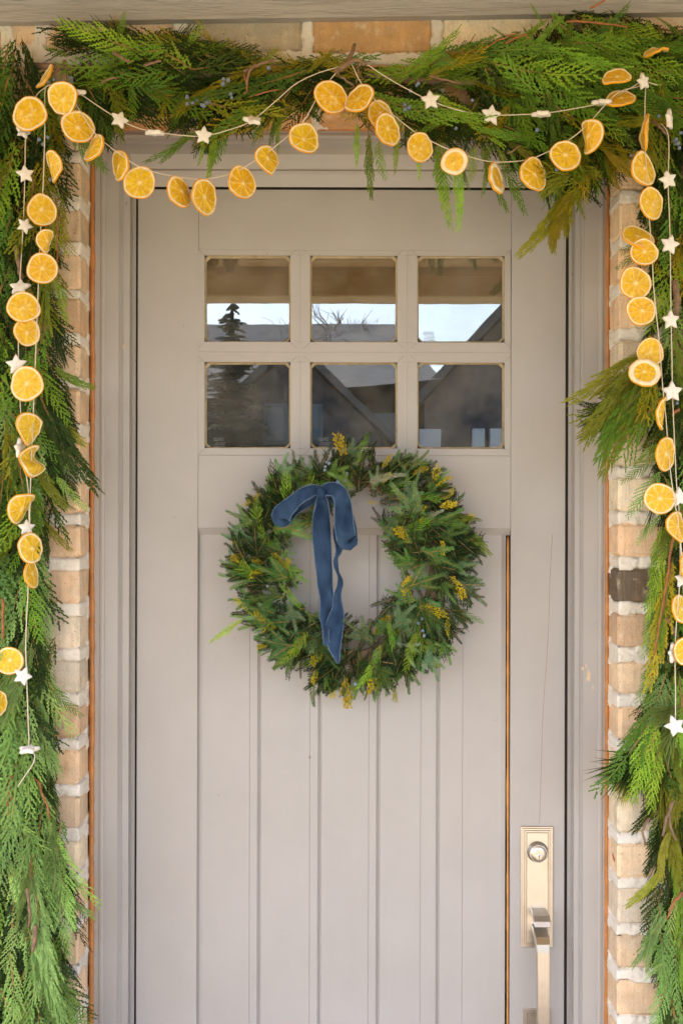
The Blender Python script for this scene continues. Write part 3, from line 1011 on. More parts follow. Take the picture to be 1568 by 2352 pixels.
# ------------------------------------------------------------------ foliage: leaf-by-leaf sprays
class Spikes:
    """Many small pointed leaves collected into one mesh."""

    wide = 1.0

    def __init__(s): s.a = []

    def add(s, p0, p1, w, nrm, tip0, tip1, wood=0.0): s.a.append((*p0, *p1, w, *nrm, tip0, tip1, wood))

    def arrays(s):
        A = np.array(s.a); p0, p1, w, nr = A[:, 0:3], A[:, 3:6], A[:, 6:7], A[:, 7:10]
        d = p1 - p0; sd = np.cross(d, nr); sd /= np.linalg.norm(sd, axis=1)[:, None] + 1e-12
        mid = p0 + d * 0.42
        w = w * s.wide
        nn = np.cross(sd, d); nn /= np.linalg.norm(nn, axis=1)[:, None] + 1e-12
        V = np.stack([p0, mid + sd * w, p1, mid - sd * w, mid + nn * w * 0.55], 1).reshape(-1, 3)
        k = np.arange(len(A))[:, None] * 5
        Fc = np.concatenate([k + [[0, 1, 4]], k + [[1, 2, 4]], k + [[2, 3, 4]], k + [[3, 0, 4]]], 0)
        t0, t1 = A[:, 10:11], A[:, 11:12]
        jit = np.random.default_rng(len(A)).uniform(-.12, .42, (len(A), 1)) * (A[:, 12:13] < .5)
        t0, t1 = t0 + jit, t1 + jit
        tip = np.concatenate([t0, (t0 + t1) / 2, t1, (t0 + t1) / 2, (t0 + t1) / 2], 1).ravel()
        wood = np.repeat(A[:, 12], 5)
        return V, Fc, tip, wood


def bend(V, kx, kz, L):
    """Curve a spray lying along +Y sideways and backwards."""
    V = V.copy(); t = V[:, 1] / L
    V[:, 0] += kx * L * t * np.abs(t); V[:, 2] += kz * L * t * np.abs(t)
    V[:, 1] -= 0.35 * L * (kx * kx + kz * kz) * np.abs(t) ** 3
    return V


def axis_dir(a, z=0.0): return np.array((math.sin(a), math.cos(a), z))


def spray(R, L, Lb, ang, bs, twl, twa, tws, tw, spread=0.12, taper=0.8, curve=0.3, bush=0.0):
    """A flat branching spray: a stem, alternate branchlets and leaf-scaled twigs on each."""
    s = Spikes(); nz = np.array((0, 0, 1.0))
    y, side = L * 0.04, 1
    s.add((0, -L * .02, 0), (0, L * .55, 0), .0013, nz, 0, 0, 1.0)
    s.add((0, L * .45, 0), (0, L, 0), .0010, nz, .1, .9, .15)
    while y < L:
        t = y / L
        lb = Lb * (min(1, .35 + t * 2.2)) * (1 - taper * t ** 1.5) * R.uniform(.75, 1.15)
        lb = max(lb, .008)
        a = ang * R.uniform(.8, 1.2) * side
        z0 = R.normal(0, spread) + (R.uniform(-1, 1) * bush)
        n = max(2, int(lb / tws)); p = np.array((0, y, 0.0)); d = axis_dir(a, z0); d /= np.linalg.norm(d)
        st = lb / n; sd = 1
        for i in range(n):
            f = (i + 1) / n
            a2 = a * (1 - curve * f)
            d = axis_dir(a2, z0 * (1 - .4 * f)); d /= np.linalg.norm(d)
            q = p + d * st
            s.add(p, q + d * st * .5, tw * (.95 - .3 * f), nz, .35 * f * t, .25 * f)
            l = twl * (1 - .65 * f) * R.uniform(.7, 1.2) * (.55 + .45 * (1 - t))
            for sg in ((sd,) if tws < .0045 else (1, -1)):
                da = axis_dir(a2 + sg * twa * R.uniform(.8, 1.2), z0 + R.normal(0, spread * .9)); da /= np.linalg.norm(da)
                n2 = nz + R.normal(0, .25, 3)
                s.add(q, q + da * l, tw * R.uniform(.8, 1.1), n2, .1 + .3 * f, .35 + .5 * f)
            sd = -sd; p = q
        s.add(p, p + d * twl * .5, tw * .8, nz, .4, 1.0)
        y += bs * R.uniform(.8, 1.2); side = -side
    return s


def fir(R, L, nl, double=True):
    s = Spikes()

    def shoot(o, d, ln):
        d = d / np.linalg.norm(d); up = np.array((0, 0, 1.0)); sd = np.cross(d, up)
        s.add(o, o + d * ln * .6, .0016, up, 0, 0, 1.0); s.add(o + d * ln * .45, o + d * ln, .0013, up, 0, 0, .9)
        n = int(ln / .0018)
        for i in range(n):
            t = i / n; p = o + d * ln * (.06 + .94 * t)
            for sg in (-1, 1):
                a = R.uniform(.75, 1.15) * (1 - .45 * t ** 3)
                q = d * math.cos(a) + sd * sg * math.sin(a) + up * R.uniform(-.05, .5)
                q /= np.linalg.norm(q)
                l = nl * (.6 + .4 * math.sin(math.pi * min(1, t + .25))) * R.uniform(.8, 1.1)
                s.add(p, p + q * l, .00085, up + sd * sg * .4, 0, .3 * R.random())
            if i % 3 == 0:
                q = d * .8 + up * .7 + sd * R.uniform(-.5, .5); q /= np.linalg.norm(q)
                s.add(p, p + q * nl * .7, .0008, up, 0, .3)
        s.add(o + d * ln, o + d * (ln + nl * .5), .001, up, .3, .6)
    shoot(np.zeros(3), np.array((0, 1.0, 0)), L)
    if double:
        shoot(np.array((0, L * .25, 0)), np.array((.75, 1.0, .1)), L * .55)
        shoot(np.array((0, L * .32, 0)), np.array((-.75, 1.0, .1)), L * .5)
    return s


def tuft(R, L, n):
    s = Spikes()
    for i in range(n):
        b = np.array((R.normal(0, .003), R.uniform(0, L * .35), R.normal(0, .003)))
        d = np.array((R.normal(0, .35), 1, R.normal(0, .25))); d /= np.linalg.norm(d)
        s.add(b, b + d * L * R.uniform(.5, .8), .0009, R.normal(0, 1, 3), 0, .4)
    s.add((0, -.01, 0), (0, L * .4, 0), .002, (0, 0, 1), 0, 0, 1)
    return s


def flowering(R, L):
    s = spray(R, L, L * .42, .65, .006, .008, .7, .0042, .0012, .2, .7)
    A = s.a; n = len(A)
    for i in R.integers(0, n, 110):
        p = np.array(A[i][3:6]); d = np.array((R.normal(0, .6), .8, R.normal(0, .6)))
        d /= np.linalg.norm(d)
        s.add(p, p + d * .0055, .0015, R.normal(0, 1, 3), 1.6, 1.9)
    return s


LIB = {}


def lib(kind, i, s, L, kx=0.0, kz=0.0, mat=None):
    s.wide = 0.92 if kind.startswith('fir') else 1.35 if kind == 'thread' else 1.6
    V, Fc, tip, wood = s.arrays(); V = bend(V, kx, kz, L)
    m = make_mesh("sprig_" + kind, V, Fc, mat or M_CEDAR, False, {"tip": tip, "wood": wood})
    LIB.setdefault(kind, []).append((m, L, V, Fc, tip, wood))


R = np.random.default_rng(3)
for i in range(7):
    L = .175
    lib("cedar", i, spray(R, L, .056, R.uniform(.55, .72), .0072, .0105, .62, .0036, .00125, .10), L, R.uniform(-.22, .22), -.18)
for i in range(5):
    L = .19
    lib("drape", i, spray(R, L, .060, R.uniform(.30, .42), .0085, .012, .5, .0038, .00125, .12, .75, .5), L, R.uniform(-.15, .15), -.15)
for i in range(5):
    L = .17
    lib("thread", i, spray(R, L, .070, R.uniform(.28, .40), .0066, .021, .30, .0050, .00095, .16, .75, .5), L, R.uniform(-.2, .2), -.15)
for i in range(6):
    L = .125
    lib("juniper", i, spray(R, L, .050, R.uniform(.5, .75), .0065, .012, .5, .0044, .00115, .3, .6, .6, .7), L, R.uniform(-.3, .3), .1)
for i in range(4):
    L = .105
    lib("fir", i, fir(R, L, .0165), L, R.uniform(-.2, .2), .12, M_FIR)
for i in range(3):
    L = .085
    lib("firshort", i, fir(R, L, .016, False), L, R.uniform(-.25, .25), .15, M_FIR)
for i in range(3):
    L = .08
    lib("tuft", i, tuft(R, .11, 90), L)
for i in range(4):
    L = .07
    lib("flower", i, flowering(R, L), L, R.uniform(-.2, .2), .1, M_YELLOW)

GREENS = {
    "cedar": [(0.113, 0.242, 0.022), (0.088, 0.202, 0.033), (0.156, 0.281, 0.024), (0.078, 0.176, 0.022)],
    "bluecedar": [(0.156, 0.268, 0.076), (0.220, 0.340, 0.109), (0.122, 0.229, 0.060), (0.174, 0.293, 0.069)],  # blue-green cedar, lightened in colour for the stronger light low down
    "drape": [(0.148, 0.281, 0.026), (0.193, 0.313, 0.026), (0.113, 0.229, 0.026)],
    "thread": [(0.276, 0.281, 0.026), (0.201, 0.248, 0.028), (0.331, 0.307, 0.040), (0.156, 0.209, 0.028)],
    "juniper": [(0.349, 0.293, 0.014), (0.266, 0.261, 0.014), (0.193, 0.229, 0.019), (0.394, 0.313, 0.019)],
    "fir": [(0.081, 0.179, 0.041), (0.051, 0.137, 0.032), (0.070, 0.164, 0.038), (0.040, 0.111, 0.026), (0.091, 0.176, 0.083)],
    "firshort": [(0.056, 0.144, 0.033), (0.201, 0.248, 0.190), (0.048, 0.121, 0.028)],
    "tuft": [(0.229, 0.242, 0.033), (0.166, 0.202, 0.048)],
    "flower": [(0.239, 0.261, 0.016), (0.294, 0.261, 0.016)],
}


def basis(ang, out, tilt):
    d = np.array((math.cos(ang), -out, math.sin(ang))); d /= np.linalg.norm(d)
    n = np.array((0, -1.0, 0)); n -= d * n.dot(d); n /= np.linalg.norm(n)
    s = np.cross(d, n)
    n2 = n * math.cos(tilt) + s * math.sin(tilt); s2 = np.cross(d, n2)
    return s2, d, n2


class Mass:
    """Background foliage joined to one mesh."""

    def __init__(s): s.V, s.F, s.t, s.w, s.n = [], [], [], [], 0

    def add(s, kind, p, B, k, R):
        m, L, V, Fc, tip, wood = LIB[kind][R.integers(len(LIB[kind]))]
        Q = (V[:, :1] * B[0] + V[:, 1:2] * B[1] + V[:, 2:] * B[2]) * k + p
        s.V.append(Q); s.F.append(Fc + s.n); s.n += len(Q); s.t.append(tip * .3 + R.uniform(0, .9) ** 2); s.w.append(wood)

    def build(s, name, mat, parent, col):
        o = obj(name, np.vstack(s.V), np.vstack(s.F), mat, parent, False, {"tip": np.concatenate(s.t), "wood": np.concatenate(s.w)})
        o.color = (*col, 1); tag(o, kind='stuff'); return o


def sprig(kind, p, ang, out, tilt, k, parent, pal=None, R=rng, dim=1.0):
    m, L, *_ = LIB[kind][R.integers(len(LIB[kind]))]
    if p[1] < 0.03: out = min(out, max(-.1, (p[1] + .098) / (L * k)))
    o = bpy.data.objects.new("sprig", m)
    s, d, n = basis(ang, out, tilt)
    base = world_loc(parent)
    mir = 1 if R.random() < .5 else -1
    M = Matrix(((s[0] * k * mir, d[0] * k, n[0] * k, p[0] - base[0]), (s[1] * k * mir, d[1] * k, n[1] * k, p[1] - base[1]), (s[2] * k * mir, d[2] * k, n[2] * k, p[2] - base[2]), (0, 0, 0, 1)))
    if mir < 0:  # keep it a rotation: turn the spray over instead of mirroring it
        M = Matrix(((-s[0] * k, d[0] * k, -n[0] * k, M[0][3]), (-s[1] * k, d[1] * k, -n[1] * k, M[1][3]), (-s[2] * k, d[2] * k, -n[2] * k, M[2][3]), (0, 0, 0, 1)))
    o.parent = parent
    o.matrix_basis = M
    c = GREENS[pal or kind]; c = c[R.integers(len(c))]
    f = R.uniform(.75, 1.25 if kind == 'thread' or (pal or kind) in ('juniper', 'thread') else 1.9) * dim
    o.color = (c[0] * f * R.uniform(.9, 1.1), c[1] * f, c[2] * f * R.uniform(.85, 1.15), 1)
    COL.objects.link(o)
    return o


def inside(poly, u, v):
    c = False; j = len(poly) - 1
    for i in range(len(poly)):
        (x0, y0), (x1, y1) = poly[i], poly[j]
        if (y0 > v) != (y1 > v) and u < (x1 - x0) * (v - y0) / (y1 - y0 + 1e-9) + x0: c = not c
        j = i
    return c


def fill(parent, mass, poly, count, n_mass, kinds, field, ymin, ymax, scale, R, hole=None):
    """Roots are drawn in the outline; a spray is kept when its tip stays inside it too."""
    us = [p[0] for p in poly]; vs = [p[1] for p in poly]
    made = tries = mm = 0
    ok = lambda a, b: inside(poly, a, b) and not (hole and inside(hole, a, b))
    while (made < count or mm < n_mass) and tries < 60000:
        tries += 1
        u, v = R.uniform(min(us), max(us)), R.uniform(min(vs), max(vs))
        if not ok(u, v): continue
        kind, pal = kinds(u, v, R)
        ang, out = field(u, v, R)
        k = R.uniform(*scale) * (.72 if hole and kind in ('juniper', 'cedar') else 1)
        back = mm < n_mass and (made >= count or R.random() < n_mass / (count + n_mass))
        y = R.uniform(ymax - .055, ymax) if back else R.uniform(ymin, ymax)
        L = LIB[kind][0][1] * k * F / (y - CY) / math.hypot(1, out)
        fine = False
        for q in (1.0, .8, .62):
            tu, tv = u + math.cos(ang) * L * q, v - math.sin(ang) * L * q
            wu = .16 * L * q
            if ok(tu, tv) and ok((u + tu) / 2 - wu * math.sin(ang), (v + tv) / 2 - wu * math.cos(ang)) and ok((u + tu) / 2 + wu * math.sin(ang), (v + tv) / 2 + wu * math.cos(ang)):
                fine = True; break
        if not fine: continue
        k *= q
        if back:
            mass.add(kind, W(u, v, y), basis(ang, out * .3, R.normal(0, .5)), k, R); mm += 1
        else:
            sprig(kind, W(u, v, y), ang, out, R.normal(0, .42), k, parent, pal, R); made += 1
    print('FILL', parent.name, made, mm, tries)
    return made


D2R = math.pi / 180


def stick(parent, pts, r0, r1, mat=M_BARK, name="twig", y=None, n=4):
    P = catmull([W(u, v, yy) for u, v, yy in pts], n)
    P[1:-1] += rng.normal(0, .0008, P[1:-1].shape)
    V, Fc = tube(P, np.linspace(r0, r1, len(P)) * (.8 if len(pts) > 2 else 1), 6)
    return obj(name, V, Fc, mat, parent, True)


def ball(c, r):
    V = []; Fc = []
    for i in range(1, 5):
        for j in range(7):
            a, b = math.pi * i / 5, 2 * math.pi * j / 7
            V.append(c + r * np.array((math.sin(a) * math.cos(b), math.sin(a) * math.sin(b), math.cos(a))))
    for i in range(3):
        for j in range(7):
            k = (j + 1) % 7
            Fc.append([i * 7 + j, (i + 1) * 7 + j, (i + 1) * 7 + k, i * 7 + k])
    Fc.append([j for j in range(7)][::-1]); Fc.append([21 + j for j in range(7)])
    return np.array(V), Fc


def berries(parent, spots, y, r=(.0034, .0046)):
    for u, v, n in spots:
        for i in range(n):
            V, Fc = ball(W(u + rng.normal(0, 9), v + rng.normal(0, 8), y + rng.uniform(-.01, .008)), rng.uniform(*r))
            obj("berry", V, Fc, M_BERRY, parent, True)


# ---- left column
YF, YB = -.105, -.012                   # front and back of the garland
GL = empty("cedar_garland", W(40, 2300, -.03), "long cedar garland hanging down the brick beside the hinge side of the door", "garland")
pl = [(-190, 120), (90, 60), (120, 130), (118, 200), (150, 260), (160, 420), (172, 500), (160, 570), (148, 640), (160, 700), (150, 760), (150, 820), (188, 880), (200, 912), (170, 960), (172, 1040), (184, 1110), (180, 1180), (135, 1210), (124, 1250), (130, 1310), (140, 1400),
      (136, 1480), (150, 1540), (166, 1600), (170, 1650), (150, 1665), (142, 1710), (146, 1765), (122, 1800), (136, 1840), (150, 1900), (168, 1950), (190, 2000), (198, 2060), (200, 2110), (186, 2160), (164, 2200), (178, 2250), (192, 2300), (200, 2360), (200, 2560), (-190, 2560)]


def f_left(u, v, R):
    c = max(-1, min(1, (u - 10) / 150))
    return (-92 + 24 * c + R.normal(0, 17)) * D2R, R.uniform(-.02, .30)


def k_left(u, v, R):
    r = R.random()
    if v < 620: return (("juniper", "juniper") if r < .40 else ("thread", "juniper") if r < .6 else ("cedar", "cedar"))
    if v < 1400: return (("cedar", "bluecedar") if r < .45 else ("cedar", "cedar") if r < .85 else ("thread", "thread"))
    return (("cedar", "bluecedar") if r < .62 else ("drape", "bluecedar") if r < .8 else ("thread", "bluecedar") if r < .9 else ("juniper", "drape"))


RL = np.random.default_rng(101)
mass = Mass()
fill(GL, mass, pl, 270, 330, k_left, f_left, YF + .03, YB, (.85, 1.5), RL)
for (u0, v0, u1, v1, kind, pal) in [(120, 640, 168, 705, "cedar", "cedar"), (130, 1090, 182, 1180, "cedar", "bluecedar"), (120, 840, 203, 912, "thread", "cedar"), (105, 1560, 172, 1652, "cedar", "cedar"),
                                     (110, 1890, 180, 2090, "cedar", "bluecedar"), (125, 1960, 192, 2110, "cedar", "bluecedar"), (110, 1960, 160, 2130, "cedar", "bluecedar"), (90, 1880, 165, 1970, "cedar", "bluecedar"),
                                     (95, 2180, 188, 2350, "cedar", "bluecedar"), (60, 2120, 150, 2330, "thread", "bluecedar"), (20, 2180, 70, 2370, "cedar", "bluecedar"), (130, 690, 172, 745, "cedar", "cedar"), (70, 1430, 30, 1600, "drape", "bluecedar"),
                                     (160, 300, 250, 415, "cedar", "cedar"), (170, 300, 235, 380, "cedar", "drape")]:
    y = -.07; p = W(u0, v0, y); q = W(u1, v1, y)
    L = np.linalg.norm(q - p); sprig(kind, p, math.atan2(q[2] - p[2], q[0] - p[0]), .12, RL.normal(0, .3), L / LIB[kind][0][1] * 1.02, GL, pal, RL)
mass.build("foliage_mass", M_CEDAR, GL, (.014, .040, .009))  # back sprays coloured near black: shade of the gaps put into the colour
for pts, r0, r1, mt in [([(26, 260, -.02), (40, 600, -.03), (55, 1100, -.04), (45, 1700, -.04), (70, 2500, -.04)], .009, .006, M_BARK), ([(-60, 300, -.03), (-40, 1200, -.04), (-30, 2500, -.04)], .009, .007, M_BARK),
                        ([(38, 565, -.10), (45, 610, -.105), (52, 640, -.1)], .0065, .005, M_BARK), ([(6, 1375, -.1), (8, 1440, -.105), (6, 1500, -.1)], .0035, .003, M_REDBARK),
                        ([(30, 1760, -.09), (24, 1810, -.1), (18, 1830, -.1), (20, 1880, -.1)], .003, .002, M_REDBARK), ([(72, 1783, -.09), (90, 1800, -.1), (108, 1850, -.105), (115, 1880, -.1)], .003, .002, M_REDBARK),
                        ([(82, 2125, -.1), (80, 2160, -.105), (76, 2185, -.1)], .0055, .005, M_BARK), ([(63, 2040, -.1), (70, 2100, -.1), (66, 2130, -.09)], .004, .003, M_BARK), ([(128, 455, -.1), (132, 520, -.105), (132, 590, -.105), (130, 610, -.1)], .0022, .0014, M_REDBARK),
                        ([(150, 142, -.1), (137, 158, -.118), (120, 172, -.115)], .006, .003, M_BARK), ([(146, 148, -.115), (152, 165, -.115), (154, 180, -.11)], .0025, .0018, M_BARK)]:
    stick(GL, pts, r0, r1, mt)
berries(GL, [(90, 325, 2), (112, 325, 1), (120, 184, 2), (165, 182, 2), (115, 408, 1)], -.118)

# ---- swag over the door
GT = empty("cedar_swag", W(784, 200, -.03), "thick cedar and juniper swag laid across the brick above the door", "garland")
pt = [(80, 150), (104, 70), (150, 46), (230, 50), (285, 38), (330, 58), (420, 74), (450, 62), (505, 70), (530, 108), (580, 122), (650, 132), (720, 138), (760, 112), (810, 134), (860, 146), (910, 148), (965, 122), (1050, 112), (1100, 84), (1160, 66), (1200, 46),
      (1250, 20), (1320, 14), (1400, 18), (1490, 34), (1580, 70), (1720, 110), (1720, 330), (1560, 330), (1450, 300), (1445, 400), (1405, 425), (1340, 440), (1300, 470), (1240, 430), (1190, 380), (1140, 330), (1060, 350), (1000, 360), (940, 330), (880, 320), (830, 300),
      (770, 262), (700, 262), (655, 300), (600, 318), (560, 300), (520, 345), (470, 370), (425, 330), (395, 285), (350, 262), (305, 272), (280, 330), (215, 345), (150, 260), (110, 210)]


def f_top(u, v, R):
    if u < 330: a = -60 - (330 - u) * .2 + R.normal(0, 38) if v > 130 else 150 + R.normal(0, 35)
    elif u < 760:
        a = R.choice([-15, 172, -150]) + R.normal(0, 24) if v < 190 else -100 + R.normal(0, 28)
        if v < 110: a = R.choice([20, 160]) + R.normal(0, 15)
    elif u < 1080: a = (R.choice([165, 15]) if v < 190 else -85) + R.normal(0, 28)
    elif v < 215: a = -42 + (u - 1300) * .06 + R.normal(0, 26)
    else: a = R.choice([-70, -20, -130, 175], p=[.45, .25, .2, .1]) + R.normal(0, 20)
    return a * D2R, R.uniform(-.02, .34)


def k_top(u, v, R):
    r = R.random()
    if u < 500: return ("juniper", "juniper") if r < .35 else ("thread", "juniper") if r < .45 else ("cedar", "cedar") if r < .8 else ("cedar", "drape")
    if u < 760: return ("thread", "juniper") if r < .10 else ("juniper", "juniper") if r < .45 else ("drape", "cedar") if r < .8 else ("cedar", "juniper")
    if u < 1060: return ("juniper", "juniper") if r < .3 else ("cedar", "drape") if r < .5 else ("drape", "drape")
    if v < 220: return ("drape", "cedar") if r < .6 else ("cedar", "drape")
    return ("drape", "drape") if r < .35 else ("cedar", "drape") if r < .62 else ("thread", "juniper") if r < .75 else ("juniper", "juniper")


RT = np.random.default_rng(202)
mass = Mass()
fill(GT, mass, pt, 218, 470, k_top, f_top, YF + .02, YB, (.75, 1.35), RT)
hang = [(260, 200, 275, 312, 'cedar', 'cedar'), (300, 190, 320, 290, 'cedar', 'drape'), (420, 210, 400, 300, 'cedar', 'drape'), (390, 190, 370, 276, 'juniper', 'juniper'), (470, 290, 350, 392, "drape", "drape"), (440, 300, 372, 380, "drape", "drape"), (500, 280, 478, 412, "drape", "drape"), (520, 300, 495, 390, "cedar", "drape"), (470, 300, 465, 385, "drape", "drape"), (560, 260, 585, 310, "drape", "cedar"), (600, 250, 590, 330, "cedar", "cedar"),
        (660, 230, 605, 330, "drape", "cedar"), (690, 220, 640, 300, "drape", "cedar"), (650, 240, 620, 345, "drape", "cedar"), (820, 280, 818, 372, "drape", "drape"), (845, 300, 850, 462, "drape", "drape"), (870, 320, 862, 420, "cedar", "drape"),
        (915, 300, 905, 390, "drape", "drape"), (960, 330, 962, 408, "drape", "drape"), (1000, 330, 1022, 514, "drape", "drape"), (1040, 330, 1074, 508, "drape", "drape"), (1010, 320, 1008, 470, "cedar", "drape"), (1055, 340, 1060, 440, "drape", "drape"),
        (1100, 330, 1155, 492, "drape", "drape"), (1120, 320, 1120, 440, "drape", "drape"), (1140, 330, 1197, 484, "drape", "cedar"), (1165, 340, 1210, 418, "drape", "cedar"), (1085, 330, 1090, 430, "cedar", "drape"),
        (1250, 380, 1195, 440, "juniper", "juniper"), (1290, 380, 1275, 470, "juniper", "drape"), (1320, 380, 1330, 462, "juniper", "drape"), (1300, 440, 1230, 592, "thread", "juniper"), (1310, 430, 1250, 570, "thread", "juniper"), (1290, 450, 1238, 575, "thread", "juniper"),
        (1315, 430, 1290, 545, "thread", "juniper"), (1325, 420, 1318, 500, "thread", "juniper"), (1380, 330, 1440, 415, "thread", "juniper"), (1390, 340, 1400, 440, "thread", "juniper"), (1350, 350, 1370, 440, "thread", "drape"), (1400, 310, 1460, 380, "thread", "juniper"), (1340, 370, 1360, 455, "juniper", "juniper"),
        (270, 95, 290, 34, "cedar", "cedar"), (225, 90, 222, 52, "cedar", "cedar"), (200, 100, 135, 60, "cedar", "cedar"), (160, 130, 105, 110, "cedar", "cedar"), (420, 120, 470, 68, "juniper", "cedar"), (440, 130, 505, 92, "juniper", "cedar"),
        (1250, 60, 1215, 12, "drape", "drape"), (1180, 100, 1130, 66, "drape", "cedar"), (1120, 130, 1060, 112, "cedar", "cedar"), (1060, 150, 965, 130, "cedar", "cedar"), (560, 160, 640, 140, "thread", "juniper"), (700, 170, 765, 120, "thread", "juniper"), (620, 170, 560, 130, "thread", "juniper"),
        (1300, 30, 1200, 120, "drape", "drape"), (1320, 30, 1275, 150, "drape", "drape"), (1360, 30, 1330, 190, "drape", "drape"), (1400, 30, 1395, 185, "drape", "drape"), (1430, 40, 1455, 160, "drape", "drape"), (1260, 40, 1150, 130, "drape", "cedar"), (1480, 40, 1545, 160, "drape", "drape"),
        (1500, 36, 1590, 90, "drape", "cedar"), (1510, 60, 1560, 230, "drape", "drape"), (1200, 70, 1090, 120, "drape", "cedar"), (1380, 120, 1378, 222, "drape", "drape"), (1330, 120, 1345, 215, "drape", "drape"), (1290, 110, 1290, 200, "drape", "cedar"), (1240, 90, 1235, 190, "drape", "cedar")]
for (u0, v0, u1, v1, kind, pal) in hang:
    y = RT.uniform(-.09, -.05); p = W(u0, v0, y); q = W(u1, v1, y)
    L = np.linalg.norm(q - p); sprig(kind, p, math.atan2(q[2] - p[2], q[0] - p[0]), .1, RT.normal(0, .3), L / LIB[kind][0][1] * 1.02, GT, pal, RT)
mass.build("foliage_mass", M_CEDAR, GT, (.018, .042, .006))  # swag backing tinted dark, standing in for shade between sprays
for pts, r0, r1, mt in [([(60, 150, -.03), (400, 170, -.04), (784, 170, -.045), (1100, 190, -.04), (1500, 160, -.04), (1700, 160, -.04)], .009, .006, M_BARK), ([(814, 102, -.125), (803, 130, -.138), (790, 150, -.146), (770, 166, -.14)], .0042, .0070, M_BARK), ([(788, 151, -.146), (818, 137, -.150), (842, 149, -.14)], .0062, .0025, M_BARK),
                        ([(772, 166, -.12), (790, 182, -.128), (812, 196, -.12)], .0032, .0028, M_BARK), ([(822, 140, -.133), (824, 165, -.13), (818, 192, -.12)], .002, .0016, M_BARK), ([(805, 135, -.12), (783, 122, -.12), (762, 118, -.11)], .002, .0012, M_BARK),
                        ([(560, 165, -.09), (590, 150, -.1), (630, 135, -.1)], .004, .003, M_BARK), ([(567, 195, -.1), (572, 165, -.105), (590, 146, -.1)], .0035, .0025, M_BARK), ([(575, 222, -.1), (610, 212, -.105), (640, 206, -.1)], .0022, .0018, M_REDBARK), ([(560, 170, -.1), (568, 205, -.1), (560, 215, -.1)], .0025, .0015, M_REDBARK),
                        ([(1110, 112, -.08), (1150, 90, -.1), (1190, 76, -.1)], .0024, .0016, M_REDBARK), ([(1300, 50, -.1), (1380, 52, -.105), (1440, 62, -.1)], .003, .0018, M_REDBARK), ([(1355, 18, -.08), (1375, 8, -.09), (1390, -4, -.09)], .003, .0025, M_REDBARK), ([(1160, 100, -.1), (1200, 80, -.105), (1215, 92, -.1)], .003, .002, M_REDBARK),
                        ([(985, 175, -.1), (1020, 182, -.105), (1055, 190, -.1)], .003, .002, M_BARK), ([(1165, 352, -.09), (1180, 345, -.1), (1195, 335, -.1)], .0025, .0018, M_BARK), ([(260, 120, -.1), (285, 135, -.105), (300, 142, -.1)], .0045, .0035, M_BARK), ([(330, 150, -.1), (350, 145, -.1), (370, 140, -.1)], .0035, .003, M_BARK), ([(230, 190, -.1), (255, 180, -.105), (270, 178, -.1)], .0028, .002, M_BARK), ([(1496, 276, -.11), (1515, 292, -.12), (1532, 312, -.115)], .0035, .003, M_BARK)]:
    stick(GT, pts, r0, r1, mt)
berries(GT, [(470, 236, 7), (512, 188, 4), (430, 222, 3), (535, 212, 2), (620, 150, 1), (956, 202, 3), (940, 245, 3), (925, 246, 1), (1085, 234, 1), (1000, 246, 1), (1230, 294, 1), (1268, 398, 2), (1033, 285, 1)], -.112)

# ---- right column
GR = empty("cedar_garland", W(1540, 2300, -.03), "long cedar garland hanging down the brick beside the handle side of the door", "garland")
pr = [(1760, 130), (1450, 180), (1446, 300), (1462, 400), (1485, 430), (1474, 500), (1440, 560), (1424, 606), (1470, 610), (1500, 640), (1510, 700), (1486, 760), (1470, 800), (1430, 850), (1340, 930), (1330, 1000), (1340, 1048), (1400, 1046), (1450, 1010), (1500, 1000), (1505, 1060), (1480, 1085),
      (1456, 1108), (1480, 1130), (1500, 1150), (1500, 1200), (1502, 1240), (1486, 1290), (1478, 1320), (1488, 1380), (1486, 1420), (1474, 1455), (1482, 1500), (1470, 1560), (1458, 1610), (1450, 1660), (1418, 1710), (1396, 1760), (1392, 1830), (1420, 1830), (1470, 1830), (1492, 1870), (1482, 1900), (1490, 1950),
      (1472, 2000), (1464, 2050), (1478, 2090), (1464, 2130), (1450, 2195), (1485, 2240), (1500, 2280), (1490, 2350), (1480, 2560), (1760, 2560)]


def f_right(u, v, R):
    c = max(-1, min(1, (1570 - u) / 120))
    if 770 < v < 1000 and u < 1520: return (212 + R.normal(0, 10)) * D2R, R.uniform(0, .2)
    return (-88 - 24 * c + R.normal(0, 17)) * D2R, R.uniform(-.02, .30)


def k_right(u, v, R):
    r = R.random()
    if v < 560: return ("thread", "juniper") if r < .2 else ("juniper", "juniper") if r < .5 else ("cedar", "cedar")
    if v < 1060: return ("thread", "thread") if r < .35 else ("cedar", "bluecedar") if r < .85 else ("juniper", "juniper")
    if v < 1560: return ("drape", "drape") if r < .5 else ("cedar", "cedar") if r < .9 else ("thread", "thread")
    if v < 1850: return ("cedar", "cedar") if r < .5 else ("thread", "thread") if r < .8 else ("tuft", "tuft")
    return ("thread", "drape") if r < .35 else ("cedar", "bluecedar") if r < .9 else ("juniper", "drape")


